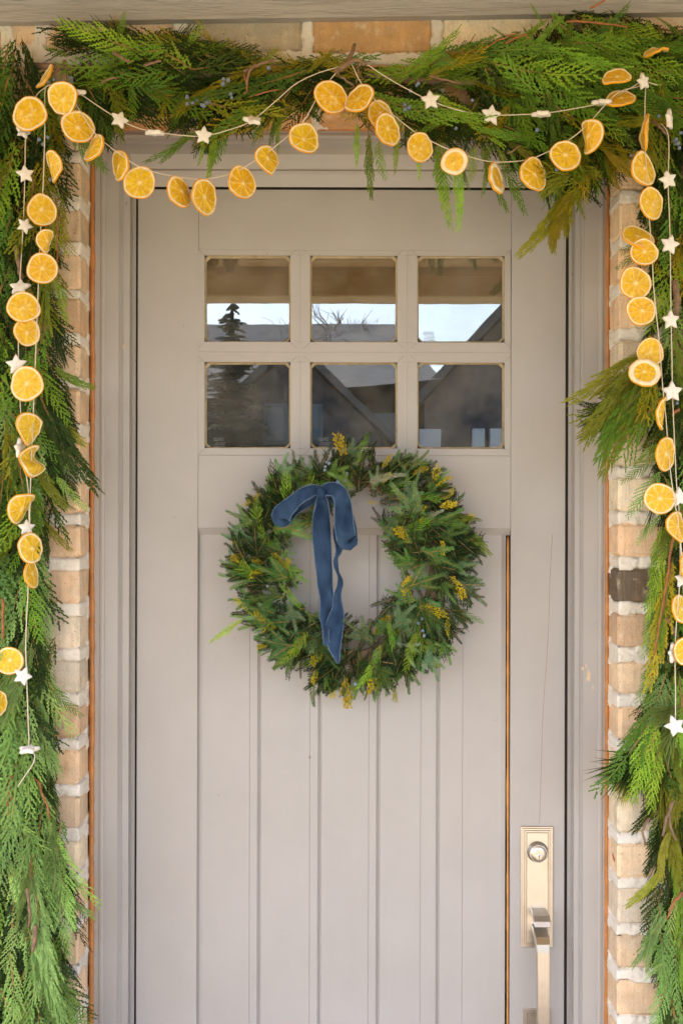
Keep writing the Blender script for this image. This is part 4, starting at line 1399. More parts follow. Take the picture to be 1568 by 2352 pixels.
RR = np.random.default_rng(303)
mass = Mass()
fill(GR, mass, pr, 236, 330, k_right, f_right, YF + .03, YB, (.85, 1.45), RR)
hang = [(1530, 1230, 1484, 1340, 'cedar', 'drape'), (1530, 1290, 1482, 1400, 'cedar', 'drape'), (1520, 1340, 1476, 1450, 'cedar', 'cedar'), (1520, 1400, 1470, 1510, 'cedar', 'bluecedar'), (1520, 780, 1345, 935, "thread", "thread"), (1530, 790, 1318, 975, "thread", "thread"), (1500, 830, 1345, 990, "thread", "thread"), (1515, 850, 1335, 1020, "thread", "drape"), (1525, 880, 1340, 1042, "thread", "thread"), (1490, 880, 1375, 1010, "thread", "drape"), (1530, 900, 1390, 1030, "juniper", "drape"),
        (1510, 930, 1420, 1040, "juniper", "thread"), (1480, 860, 1370, 960, "thread", "thread"), (1540, 1010, 1440, 1050, "drape", "cedar"), (1510, 1040, 1438, 1112, "cedar", "cedar"), (1520, 1080, 1448, 1185, "cedar", "bluecedar"), (1520, 1180, 1460, 1240, "cedar", "bluecedar"),
        (1520, 1200, 1480, 1330, "drape", "drape"), (1525, 1250, 1490, 1410, "drape", "drape"), (1530, 1300, 1478, 1480, "drape", "drape"), (1545, 1280, 1492, 1570, "drape", "juniper"), (1530, 1330, 1510, 1490, "drape", "drape"), (1550, 1350, 1545, 1500, "drape", "drape"),
        (1530, 1480, 1455, 1600, "cedar", "bluecedar"), (1530, 1540, 1480, 1690, "cedar", "bluecedar"), (1540, 1560, 1500, 1760, "cedar", "bluecedar"), (1500, 1640, 1395, 1830, "cedar", "cedar"), (1510, 1640, 1425, 1820, "cedar", "cedar"), (1515, 1660, 1445, 1830, "cedar", "cedar"), (1500, 1620, 1405, 1740, "cedar", "cedar"), (1520, 1680, 1470, 1845, "cedar", "cedar"),
        (1560, 1600, 1500, 1610, "tuft", "tuft"), (1565, 1620, 1505, 1650, "tuft", "tuft"), (1560, 1640, 1520, 1720, "tuft", "tuft"), (1500, 560, 1422, 612, "cedar", "cedar"), (1500, 520, 1440, 590, "cedar", "cedar"), (1530, 1980, 1464, 2090, "thread", "thread"), (1520, 2080, 1450, 2200, "thread", "bluecedar"), (1530, 2090, 1465, 2210, "thread", "bluecedar"),
        (1540, 1900, 1490, 2000, "thread", "thread"), (1530, 2210, 1470, 2240, "cedar", "bluecedar"), (1540, 2240, 1482, 2370, "cedar", "bluecedar"), (1550, 2050, 1530, 2180, "cedar", "bluecedar"), (1555, 2150, 1535, 2290, "cedar", "bluecedar")]
for (u0, v0, u1, v1, kind, pal) in hang:
    y = RR.uniform(-.095, -.06); p = W(u0, v0, y); q = W(u1, v1, y)
    L = np.linalg.norm(q - p); sprig(kind, p, math.atan2(q[2] - p[2], q[0] - p[0]), .1, RR.normal(0, .3), L / LIB[kind][0][1] * 1.02, GR, pal, RR)
mass.build("foliage_mass", M_CEDAR, GR, (.018, .042, .008))  # near-black tint paints the shade deep in this garland
for pts, r0, r1, mt in [([(1580, 120, -.03), (1560, 700, -.04), (1575, 1300, -.04), (1560, 1900, -.04), (1590, 2500, -.04)], .009, .006, M_BARK), ([(1640, 300, -.03), (1650, 2500, -.04)], .009, .007, M_BARK), ([(1548, 645, -.1), (1554, 690, -.11), (1550, 730, -.1)], .0085, .0075, M_BARK),
                        ([(1556, 1180, -.1), (1538, 1280, -.108), (1520, 1400, -.112), (1502, 1500, -.11), (1494, 1575, -.105)], .0035, .0016, M_REDBARK), ([(1530, 1420, -.1), (1545, 1445, -.1), (1548, 1460, -.1)], .0045, .004, M_BARK), ([(1490, 1880, -.1), (1476, 1900, -.11), (1480, 1940, -.105)], .004, .0025, M_BARK),
                        ([(1545, 1840, -.1), (1530, 1880, -.11), (1520, 1920, -.1)], .0042, .003, M_BARK), ([(1565, 2050, -.1), (1545, 2075, -.11), (1530, 2110, -.1)], .005, .002, M_REDBARK), ([(1450, 880, -.09), (1485, 850, -.1), (1500, 845, -.1)], .0025, .0018, M_REDBARK), ([(1560, 940, -.1), (1550, 945, -.1), (1545, 955, -.1)], .004, .003, M_REDBARK), ([(1535, 1855, -.1), (1540, 1900, -.108), (1552, 1930, -.1)], .0035, .003, M_BARK)]:
    stick(GR, pts, r0, r1, mt)
berries(GR, [(1558, 318, 4), (1512, 262, 1), (1556, 335, 2), (1540, 568, 1), (1548, 930, 1)], -.112)

# ------------------------------------------------------------------ wreath on the door
WR = empty("wreath", W(808, 1588, .12), "round fir and cedar wreath with blue bow hung on the door below its panes", "wreath")
outer = [(633, 1051), (682, 1045), (717, 1069), (778, 1000), (818, 988), (860, 1010), (882, 1056), (915, 1036), (978, 1043), (1040, 1098), (1066, 1144), (1095, 1190), (1122, 1247), (1110, 1276), (1106, 1337), (1116, 1377), (1080, 1395), (1092, 1443), (1056, 1456), (1048, 1500), (1012, 1527), (968, 1549), (928, 1585), (871, 1597), (831, 1602),
         (796, 1615), (770, 1597), (710, 1612), (699, 1571), (633, 1549), (585, 1487), (556, 1439), (528, 1412), (541, 1359), (510, 1324), (506, 1271), (517, 1236), (523, 1188), (561, 1161), (574, 1122), (600, 1091)]
outer = [(800 + (a - 800) * .965, 1306 + (b - 1306) * .975) for a, b in outer]
hole = [(664, 1232), (676, 1280), (688, 1337), (706, 1372), (736, 1418), (796, 1424), (844, 1436), (885, 1362), (930, 1337), (902, 1289), (875, 1245), (856, 1183), (846, 1138), (822, 1150), (774, 1168), (717, 1219)]
ring_c = catmull([W(790 + 212 * math.cos(a), 1304 + 208 * math.sin(a), .098) for a in np.linspace(0, 2 * math.pi, 17)], 4)
V_, F_ = tube(ring_c, .015, 8)
obj("vine_ring", V_, F_, M_BARK, WR)


def f_wreath(u, v, R):
    du, dv = u - 795, -(v - 1305)
    a = math.atan2(dv, du)
    inner = math.hypot(du, dv) < 178
    if inner and R.random() < .55: return a + math.pi + R.normal(0, .5) - .5, R.uniform(.1, .7)
    return a - R.choice([.75, .5, -.5], p=[.5, .3, .2]) + R.normal(0, .35), R.uniform(.05, .75)


def k_wreath(u, v, R):
    r = R.random()
    if r < .50: return ("fir", "fir")
    if r < .68: return ("firshort", "firshort")
    if r < .76: return ("juniper", "cedar")
    return ("juniper", "drape") if r < .82 else ("cedar", "drape") if r < .88 else ("flower", "flower")


RW = np.random.default_rng(404)
mass = Mass()
LIBK = dict(LIB)
fill(WR, mass, outer, 222, 300, k_wreath, f_wreath, .045, .105, (.62, 1.0), RW, hole)
spots = [(640, 1110, 655, 1040, "fir"), (672, 1120, 690, 1042, "fir"), (820, 1070, 842, 996, "cedar"), (790, 1060, 784, 1000, "flower"), (930, 1090, 925, 1036, "fir"), (940, 1080, 985, 1040, "fir"), (1030, 1200, 1128, 1250, "thread"), (1020, 1180, 1098, 1192, "thread"), (600, 1200, 520, 1190, "fir"),
         (590, 1240, 512, 1240, "fir"), (560, 1420, 488, 1470, "drape"), (590, 1330, 506, 1328, "fir"), (600, 1380, 528, 1370, "fir"), (1040, 1330, 1118, 1380, "fir"), (1030, 1390, 1095, 1442, "cedar"), (720, 1540, 708, 1618, "firshort"), (790, 1550, 798, 1618, "flower"), (880, 1530, 872, 1602, "cedar"), (940, 1510, 930, 1588, "fir"),
         (1010, 1180, 1068, 1140, "fir"), (620, 1220, 735, 1185, "fir"), (690, 1220, 740, 1180, "fir"), (840, 1150, 862, 1160, "juniper"), (985, 1200, 890, 1120, "fir"), (1000, 1240, 905, 1200, "fir"), (990, 1420, 870, 1450, "fir"), (960, 1380, 885, 1370, "fir"), (900, 1440, 850, 1440, "fir"), (700, 1400, 735, 1440, "fir"), (640, 1280, 680, 1265, "fir"), (660, 1380, 690, 1450, "fir"), (860, 1480, 790, 1420, "fir"),
         (600, 1130, 565, 1165, "juniper"), (650, 1480, 600, 1500, "fir"), (760, 1520, 770, 1440, "cedar"), (1010, 1460, 1040, 1520, "fir"), (980, 1480, 1000, 1560, "fir")]
for (u0, v0, u1, v1, kind) in spots:
    y = RW.uniform(.04, .065); p = W(u0, v0, y); q = W(u1, v1, y)
    L = np.linalg.norm(q - p); sprig(kind, p, math.atan2(q[2] - p[2], q[0] - p[0]), .12, RW.normal(0, .3), L / LIB[kind][0][1] * 1.02, WR, None, RW)
for (u, v, n) in [(560, 1280, 1), (620, 1300, 3), (590, 1300, 2), (560, 1400, 2), (636, 1425, 3), (640, 1470, 2), (700, 1490, 2), (985, 1120, 3), (1010, 1150, 3), (870, 1080, 2), (1015, 1280, 2), (1040, 1420, 2), (940, 1340, 2), (800, 1590, 1), (905, 1570, 1), (620, 1440, 2), (730, 1530, 2), (1000, 1520, 1), (655, 1320, 2), (960, 1090, 2), (880, 1120, 2)]:
    for i in range((n + 1) // 2):
        a = math.atan2(-(v - 1305), u - 795) + RW.normal(0, .7)
        sprig("flower", W(u + RW.normal(0, 8), v + RW.normal(0, 8), RW.uniform(.045, .06)), a, RW.uniform(.2, .7), RW.normal(0, .4), RW.uniform(.38, .58), WR, None, RW)
mass.build("foliage_mass", M_FIR, WR, (.010, .030, .009))  # inner needles darkened in colour as painted shade between sprigs
berries(WR, [(780, 1110, 6), (750, 1070, 4), (800, 1090, 2), (615, 1340, 1), (812, 1460, 1), (818, 1575, 1), (955, 1420, 3), (970, 1455, 2)], .040, (.0032, .0042))

# velvet bow
bow = empty("ribbon_bow", Vector(W(737, 1132, .03)) - WR.location)
bow.parent = WR


def ribbon(name, pts, seed, fr=True):
    """pts: (u, v, y, width in picture units, roll in degrees)."""
    Q = catmull(np.array(pts, dtype=float), 8)
    P = np.array([W(q[0], q[1], q[2]) for q in Q])
    T = np.gradient(P, axis=0); T /= np.linalg.norm(T, axis=1)[:, None] + 1e-9
    rows_a, rows_b, ed = [], [], []
    m = 7
    RB = np.random.default_rng(seed)
    for i, (p, t, q) in enumerate(zip(P, T, Q)):
        nf = np.array((0, -1.0, 0)) - t * (-t[1]); nf /= np.linalg.norm(nf) + 1e-9
        sd = np.cross(t, nf); ro = math.radians(q[4])
        s2 = sd * math.cos(ro) + nf * math.sin(ro); n2 = nf * math.cos(ro) - sd * math.sin(ro)
        w = q[3] * (q[2] - CY) / F
        row = []
        for j in range(m):
            x = (j / (m - 1) - .5)
            cup = .0024 * math.sin(i * .22 + x * 3 + seed) + .0060 * (abs(x) * 2) ** 2 * math.sin(i * .3 + seed * 2)
            row.append(p + s2 * w * x + n2 * cup)
        rows_a.append(np.array(row) + n2 * .0006); rows_b.append(np.array(row) - n2 * .0006); ed.append((row[0], row[-1], s2, n2, t))
    rings = [np.vstack([a, b[::-1]]) for a, b in zip(rows_a, rows_b)]
    V, Fc = loft(rings, True, True)
    o = obj(name, V, Fc, M_VELVET, bow, True)
    sp = Spikes()
    for (a, b, s2, n2, t), (a2, b2, *_r) in zip(ed[:-1], ed[1:]):
        for e0, e1, sg in ((a, a2, -1), (b, b2, 1)):
            for k in range(7):
                c = e0 + (e1 - e0) * RB.random()
                d = s2 * sg + t * RB.normal(.1, .6) + n2 * RB.normal(0, .4)
                d /= np.linalg.norm(d)
                sp.add(c - d * .0012, c + d * RB.uniform(.0015, .0042), .0004, n2, 0, 0)
    V, Fc, *_r = sp.arrays()
    tag(obj("frayed_edge", V, Fc, M_FRAY, bow), kind='stuff')
    return o


ribbon("tail", [(738, 1126, .030, 13, 0), (739, 1140, .022, 16, 10), (739, 1158, .022, 27, 8), (738, 1180, .026, 35, 4), (738, 1221, .034, 41, -4), (741, 1265, .040, 39, 3), (744, 1310, .042, 36, -5), (747, 1350, .040, 33, 8), (749, 1385, .038, 27, 16), (748, 1418, .028, 21, 25), (747, 1450, .018, 13, 10), (750, 1482, .012, 11, 0)], 1)
ribbon("tail", [(780, 1205, .046, 18, 20), (776, 1229, .040, 21, 12), (776, 1265, .036, 18, 30), (774, 1295, .036, 15, 62), (776, 1330, .034, 12, 75), (777, 1360, .032, 17, 35), (776, 1397, .030, 25, 10), (771, 1425, .028, 35, -4), (766, 1455, .016, 38, 3), (768, 1485, .008, 26, 0), (773, 1508, .004, 12, 0), (776, 1524, .004, 3, 0)], 2)
ribbon("loop", [(737, 1130, .026, 16, 0), (752, 1124, .018, 26, 0), (768, 1124, .012, 30, 0), (780, 1134, .006, 32, 0), (787, 1155, .008, 36, 0), (789, 1185, .014, 40, 0), (790, 1210, .016, 42, 4), (795, 1232, .018, 42, 10), (799, 1244, .030, 42, 14), (800, 1236, .044, 41, 14), (796, 1205, .052, 38, 8), (786, 1165, .050, 32, 0), (760, 1135, .042, 20, 0)], 3)
ribbon("loop", [(738, 1130, .026, 15, 0), (722, 1126, .016, 24, 0), (704, 1132, .010, 27, 0), (686, 1143, .006, 29, -6), (666, 1158, .004, 33, -14), (650, 1178, .008, 40, -6), (645, 1190, .018, 40, 16), (658, 1184, .032, 34, 26), (684, 1166, .042, 24, 10), (712, 1148, .042, 20, 0), (734, 1136, .038, 14, 0)], 4)
kn = []
for i, (du, r) in enumerate([(-10, 5), (-7, 9), (-2, 11), (4, 10), (9, 6)]):
    c = W(737 + du, 1131 + .3 * du, .018)
    kn.append(np.array([c + np.array((.001 * math.sin(3 * a), r * .00085 * math.cos(a) * .8 * (1 + .12 * math.sin(3 * a + i)), r * .00115 * math.sin(a) * (1 + .1 * math.cos(4 * a)))) for a in np.linspace(0, 2 * math.pi, 14, endpoint=False)]))
V_, F_ = loft(kn, True, True)
obj("knot", V_, F_, M_VELVET, bow, True)

# ------------------------------------------------------------------ strings
YS = -.138


def string(name, lines, label, r=.0010):
    parts = []
    for pts in lines:
        P = catmull([W(*p) if len(p) == 3 else W(p[0], p[1], YS) for p in pts], 7)
        parts.append(tube(P, r, 6))
    base, rest = parts[0], parts[1:]
    V, Fc = join(parts)
    return tag(obj(name, V, Fc, M_STRING), label, "string")


YO = -.118
string("orange_string", [[(70, 1335), (70, 1260), (69, 1180), (72, 1080), (76, 980), (80, 880), (83, 800), (87, 700), (91, 600), (96, 490), (100, 420), (103, 330), (104, 260), (105, 203, -.125), (125, 196, -.128), (150, 200), (186, 258), (222, 310), (268, 348), (318, 382), (358, 396, YO), (408, 406, YO), (470, 411, YO), (535, 397, YO), (590, 366, YO), (640, 330, YO), (695, 280, -.13), (730, 222), (765, 175), (800, 143, -.14),
                           (822, 178), (836, 200), (868, 236), (905, 266), (960, 308), (1030, 343, -.13), (1085, 362, YO), (1135, 372, YO), (1205, 368, YO), (1250, 352, YO), (1300, 325, -.13), (1345, 290), (1385, 245), (1420, 212), (1460, 200, -.125), (1480, 196, -.12), (1480, 235), (1480, 300), (1483, 400), (1488, 480), (1493, 540), (1497, 600), (1500, 660), (1507, 730), (1513, 790), (1520, 880), (1528, 960), (1536, 1060), (1546, 1140), (1556, 1200), (1566, 1300), (1572, 1500)]],
       "slack cream string threaded with dried orange slices around the door")
YT = -.126
string("star_string", [[(42, 1806, -.115), (58, 1782, -.125), (76, 1755, -.13), (80, 1735, -.13), (68, 1720, YT), (67, 1690, YT), (64, 1620, YT), (62, 1553, YT), (60, 1470, YT), (66, 1330, YT), (67, 1210, YT), (66, 1130, YT), (55, 1050, YT), (49, 960, YT), (45, 880, YT), (43, 800, YT), (44, 700, YT), (49, 600, YT), (55, 500, YT), (58, 400, YT), (61, 300, YT), (80, 228, -.13), (105, 201, -.124), (130, 195, YT), (178, 212, YT), (225, 243, YT), (275, 275, YT), (320, 295, YT), (365, 304, YT), (420, 311, YT), (470, 312, YT), (530, 297, YT), (580, 276, YT), (640, 226, YT), (680, 192, YT), (730, 168, -.13), (780, 153, -.14), (808, 142, -.142), (830, 141, -.142),
                         (880, 173, -.13), (930, 202, YT), (988, 231, YT), (1060, 255, YT), (1127, 264, YT), (1200, 263, YT), (1250, 260, YT), (1320, 249, YT), (1385, 235, YT), (1440, 206, YT), (1476, 188, YT), (1510, 196, -.12)],
                        [(1518, 285, -.115), (1532, 305, -.125), (1535, 350, YT), (1533, 413, YT), (1536, 500, YT), (1538, 562, YT), (1539, 660, YT), (1540, 735, YT), (1542, 830, YT), (1543, 900, YT), (1548, 1020, YT), (1553, 1120, YT), (1560, 1200, YT), (1560, 1330, YT), (1553, 1420, YT), (1549, 1500, YT), (1550, 1590, YT), (1550, 1668, YT)]],
       "taut cream string threaded with white clay stars around the door")

# ------------------------------------------------------------------ dried orange slices


def orange(u, v, rx, ry, rot, label, y=YS, style="", curl=0.0, sgn=1, flip=0):
    RO = np.random.default_rng(int(u * 13 + v * 7))
    y = y + RO.uniform(-.004, .004)
    if not curl: curl = RO.uniform(.12, .5)
    c0 = W(u, v, y)
    big, small = max(rx, ry), min(rx, ry)
    r = big * (y - CY) / F
    shrink = math.sin(curl) / curl if curl else 1.0
    tau = math.acos(max(.06, min(1, small / big / shrink))) * sgn
    e = empty("orange_slice", c0, label, "dried orange slice", "dried orange slices strung round the door")
    h = .0022
    nseg = int(RO.integers(9, 12))
    cuts = np.sort((np.arange(nseg) + RO.uniform(-.22, .22, nseg)) / nseg * 2 * math.pi)
    th, mem_th = [], []
    for i in range(nseg):
        a, b = cuts[i], cuts[(i + 1) % nseg] + (2 * math.pi if i == nseg - 1 else 0)
        sm_ = RO.uniform(.35, 1)
        for f, mm in ((0, sm_), (.09, .10), (.35, 0), (.65, 0), (.91, .10)):
            th.append(a + (b - a) * f); mem_th.append(mm)
    th = np.array(th); mem_th = np.array(mem_th); nt = len(th)
    ph = RO.uniform(0, 6.28, 4)
    am = RO.uniform(.5, 1, 4) * np.array((.045, .030, .018, .012))
    Rt = 1 + sum(am[k] * np.cos((k + 2) * th + ph[k]) for k in range(4))
    cen = RO.normal(0, .06, 2)
    thick = .87 if style != "pithy" else .68
    thick += RO.uniform(-.02, .025)
    pn = .018 * vnoise(np.cos(th) * 3, np.sin(th) * 3, 1.7, 71 + nseg, 2)

    def place(X_, Y_, Z_):
        """unit slice coordinates -> world, with warp, tilt and roll."""
        X_, Y_, Z_ = np.array(X_, float), np.array(Y_, float), np.array(Z_, float)
        if style == "tear": X_ = X_ * (1.02 + .42 * Z_ - .18 * Z_ * Z_)
        if style == "half": Z_ = np.where(Z_ < 0, Z_ * .62, Z_)
        wob = .05 * np.sin(2.2 * X_ + ph[0]) * np.sin(1.8 * Z_ + ph[1]) + .05 * X_ * Z_ * math.cos(ph[2])
        wob = wob + .028 * np.sin(7 * X_ + ph[3]) * np.sin(6 * Z_ + ph[2]) + .02 * np.sin(9 * np.arctan2(Z_, X_) + ph[1]) * np.hypot(X_, Z_) ** 2
        if style == "wavy": wob = wob + .33 * np.sin(4.2 * Z_)
        Yw = Y_ / r + wob
        if curl:
            ang = X_ * curl
            X2 = np.sin(ang) / curl - np.sin(ang) * Yw; Y2 = (np.cos(ang) - 1) / curl * -1 + np.cos(ang) * Yw - .0
            X_, Yw = X2, Y2 - curl * .25
        ca, sa = math.cos(tau), math.sin(tau)
        if rx <= ry: X_, Yw = X_ * ca - Yw * sa, X_ * sa + Yw * ca
        else: Z_, Yw = Z_ * ca - Yw * sa, Z_ * sa + Yw * ca
        a = math.radians(rot); xr, zr = X_ * math.cos(a) - Z_ * math.sin(a), X_ * math.sin(a) + Z_ * math.cos(a)
        return np.stack([xr * r, Yw * r, zr * r], -1).reshape(-1, 3) + c0

    # flesh, front and back
    rads = np.array([0, .07, .14, .26, .42, .60, .78, .92, 1.0])
    V_all, F_all, mem_all, rad_all = [], [], [], []
    seedy = style == "seedy"
    for fb, s in ((0, -1), (1, 1)):
        P = []
        for i, q in enumerate(rads):
            core = 1.0 if q < .1 else .75 * RO.uniform(.2, 1, nt) if q < .2 else .3 * (mem_th > .3)
            mm = np.maximum(mem_th * (1 if q < .95 else .8), core)
            if q > .9: mm = np.maximum(mm, np.clip((q - .9) * 4 + pn * 9, 0, .6))
            rr = Rt * (thick + pn) * q
            xx_, zz_ = rr * np.cos(th) + cen[0] * (1 - q), rr * np.sin(th) + cen[1] * (1 - q)
            if seedy:
                nn = vnoise(xx_, zz_, 4.2, 91 + nseg, 1); mm = np.maximum(mm * .6, np.clip(1 - np.abs(nn) * 7, 0, 1) * (q < .75))
            dep = s * (h * .72 - (1 - mm) * .0011 * (q > .08))
            P.append(place(xx_, dep + 0 * xx_, zz_)); mem_all.append(np.clip(mm, 0, 1)); rad_all.append(np.full(nt, q))
        V, Fc = loft(P, True)
        F_all += [[i + len(V) * fb for i in f] for f in Fc]; V_all.append(V)
    obj("flesh", np.vstack(V_all), F_all, M_FLESH, e, True, {"mem": np.concatenate(mem_all), "rad": np.concatenate(rad_all)})
    inn = thick + pn - .015
    rg = []
    for rr, d in ((inn, -h * .5), (inn + .012, -h * .95), ((inn + .95) / 2, -h * 1.1), (0.948 + 0 * inn, -h * .95), (.955 + 0 * inn, 0.), (0.948 + 0 * inn, h * .95), ((inn + .95) / 2, h * 1.1), (inn + .012, h * .95), (inn, h * .5)):
        rg.append(place(Rt * rr * np.cos(th), d + 0 * th, Rt * rr * np.sin(th)))
    V, Fc = loft(rg, True); obj("pith", V, Fc, M_PITH, e, True)
    rg = []
    for rr, d in ((.945, -h * .7), (.952, -h * 1.0), (.978, -h * .95), (.998, -h * .4), (1.0, h * .4), (.985, h * .95), (.952, h * 1.0), (.945, h * .7)):
        rg.append(place(Rt * rr * np.cos(th), d + 0 * th, Rt * rr * np.sin(th)))
    V, Fc = loft(rg, True); obj("peel", V, Fc, M_PEEL, e, True)
    # the loop of string that ties it on
    return e


O = orange
# top string, hinge side to the forked twig
O(105, 177, 17, 32, -32, "tilted orange slice half buried in cedar at the hinge side top corner", y=-.112, sgn=-1)
O(69, 262, 40, 40, 0, "large round orange slice at the top of the hinge side hanging string", y=-.145, style="seedy")
O(145, 225, 33, 38, 52, "orange slice leaning beside the edge-on clay star near the top corner", y=-.146, sgn=-1)
O(180, 292, 34, 39, 5, "bright round orange slice just below the leaning one by the top corner")
O(217, 340, 24, 36, -28, "slanted oval orange slice in front of the casing corner", sgn=-1)
O(276, 380, 22, 37, 8, "narrow oval orange slice touching the widest pale-rimmed slice over the frame corner", y=YO, sgn=-1)
O(321, 420, 37, 38, 0, "big pale rimmed round slice with cedar tips over its edge at the door corner", y=YO)
O(413, 442, 21, 38, 7, "small upright oval orange slice on the lowest dip of the first swag", y=YO)
O(470, 453, 24, 41, -6, "lowest orange slice of the first swag with thick orange edge and cedar tip", y=YO, sgn=1)
O(556, 419, 30, 38, 8, "oval orange slice rising past the dip, beside the teardrop slice", y=YO)
O(615, 369, 25, 34, 14, "teardrop shaped orange slice with a pointed tip below the head casing", y=YO, style="tear")
O(699, 318, 33, 38, 15, "smooth oval orange slice between the teardrop slice and the forked twig", y=-.13)
O(760, 223, 36, 40, 6, "large seedy orange slice hanging just below the forked twig", y=-.146, style="seedy")
# second swag
O(824, 227, 31, 38, -38, "tilted orange slice touching the seedy one under the forked twig", y=-.142, sgn=-1)
O(873, 264, 30, 34, 20, "orange slice mostly hidden behind another below the forked twig", y=-.128)
O(890, 298, 29, 38, 8, "front slice of the overlapping pair right of the forked twig", y=-.148)
O(964, 339, 31, 34, 0, "pithy seedy orange slice with a ring of small cells on the second swag", style="seedy", y=-.136)
O(1043, 371, 31, 29, -18, "thick orange peel end slice with a small flesh centre", style="pithy", y=-.128, sgn=-1)
O(1139, 409, 20, 37, 10, "narrow slice with a thick white pith side at the second swag's dip", y=YO, style="pithy")
O(1225, 401, 33, 41, 10, "big round orange slice beside the narrow white pith one", y=YO)
O(1298, 358, 37, 36, 0, "broad pale flesh orange slice above the hanging olive cedar tail", y=-.132)
O(1357, 314, 14, 41, 6, "folded orange slice seen almost edge on, on the rising second swag", curl=1.0, sgn=-1)
O(1425, 228, 36, 24, 14, "lower of two flattened slices behind the clay star at the handle side top", y=-.136)
O(1416, 181, 34, 26, 10, "half round orange slice stacked above another by the top corner star", y=-.146, style="half")
O(1506, 120, 31, 11, 18, "curled orange slice lying among cedar fronds at the very top corner", y=-.118, curl=.8)
# handle side hanging string
O(1480, 305, 6, 43, -2, "orange slice seen exactly edge on above the handle side column", curl=.35, sgn=1)
O(1476, 388, 32, 40, 8, "uppermost full-faced orange slice of the handle side string")
O(1495, 468, 32, 37, -6, "round orange slice with white seed core below the uppermost full-faced one", style="seedy")
O(1464, 545, 39, 30, -14, "pale orange slice half covered by a smaller one against the brick", y=-.128)
O(1478, 580, 33, 32, -20, "deep amber slice overlapping the pale one against the brick", y=-.147)
O(1458, 650, 38, 39, 0, "thick rinded round slice lying over the bare brick joint")
O(1471, 714, 34, 35, 0, "orange slice with a dark seed hole right below the thick rinded one")
O(1492, 809, 32, 31, 0, "dull seedy orange slice tucked behind the white rimmed one", y=-.128, style="seedy")
O(1479, 857, 37, 34, -8, "white rimmed orange slice above the cedar branch that reaches over the casing", y=-.147, style="pithy")
O(1514, 948, 11, 38, -8, "thin crescent orange slice beside the branch that reaches over the casing", curl=.9, sgn=1)
O(1527, 1044, 28, 39, -4, "lemon shaped orange slice with a bright rind edge below the crescent", sgn=1)
O(1514, 1145, 37, 36, 0, "wide pale orange slice with thin white membranes beside a half hidden star")
O(1552, 1211, 26, 36, 10, "teardrop orange slice cut by the picture edge below the wide pale slice", style="tear")
O(1574, 1300, 20, 34, 10, "orange slice behind fronds, below the teardrop at the picture edge", y=-.122)
O(1562, 1400, 24, 34, 18, "orange slice half veiled by drooping fronds above the overlapping star", y=-.112)
O(1572, 1496, 30, 32, 10, "lowest orange slice of the handle side, overlapping a clay star", y=-.147)
# hinge side hanging string
O(125, 382, 18, 38, 14, "boat shaped curled slice beside the hinge side string near the top", curl=.7, sgn=-1)
O(97, 483, 30, 36, 0, "egg shaped orange slice crossed by its string above the folded sliver")
O(103, 553, 9, 28, -16, "small folded sliver of orange on the hinge side string", curl=1.1, sgn=1)
O(98, 617, 32, 36, -6, "notched heart shaped orange slice below the folded sliver")
O(55, 706, 35, 37, 0, "seedy orange slice touching the foot of a clay star, above an overlapped oval", y=-.147, style="seedy")
O(63, 763, 25, 32, -24, "squarish orange slice half covered by the seedy one above", y=-.13)
O(62, 882, 40, 39, 0, "largest pale yellow orange slice directly below a star on the hinge side", y=-.146)
O(67, 986, 19, 38, -8, "pointed teardrop slice beside the edge-on star on the hinge side", style="tear", sgn=1)
O(73, 1061, 13, 38, 4, "wavy twisted ribbon-like orange slice below the pointed teardrop", style="wavy", curl=.5)
O(47, 1164, 13, 40, -32, "slanted curled strip of orange above the low star", curl=.9, sgn=1)
O(71, 1259, 20, 36, 0, "oval orange slice overlapping the star near the end of the orange string", sgn=1, y=-.147)
O(73, 1320, 6, 32, 6, "last edge on orange slice at the lower end of the hinge side string", curl=.4)
O(22, 1518, 33, 33, 0, "orange slice partly veiled by fronds beside the second lowest star", y=-.118)
O(-6, 1615, 16, 30, 0, "orange slice mostly cut off by the picture edge, low on the hinge side", y=-.13)

# ------------------------------------------------------------------ clay stars


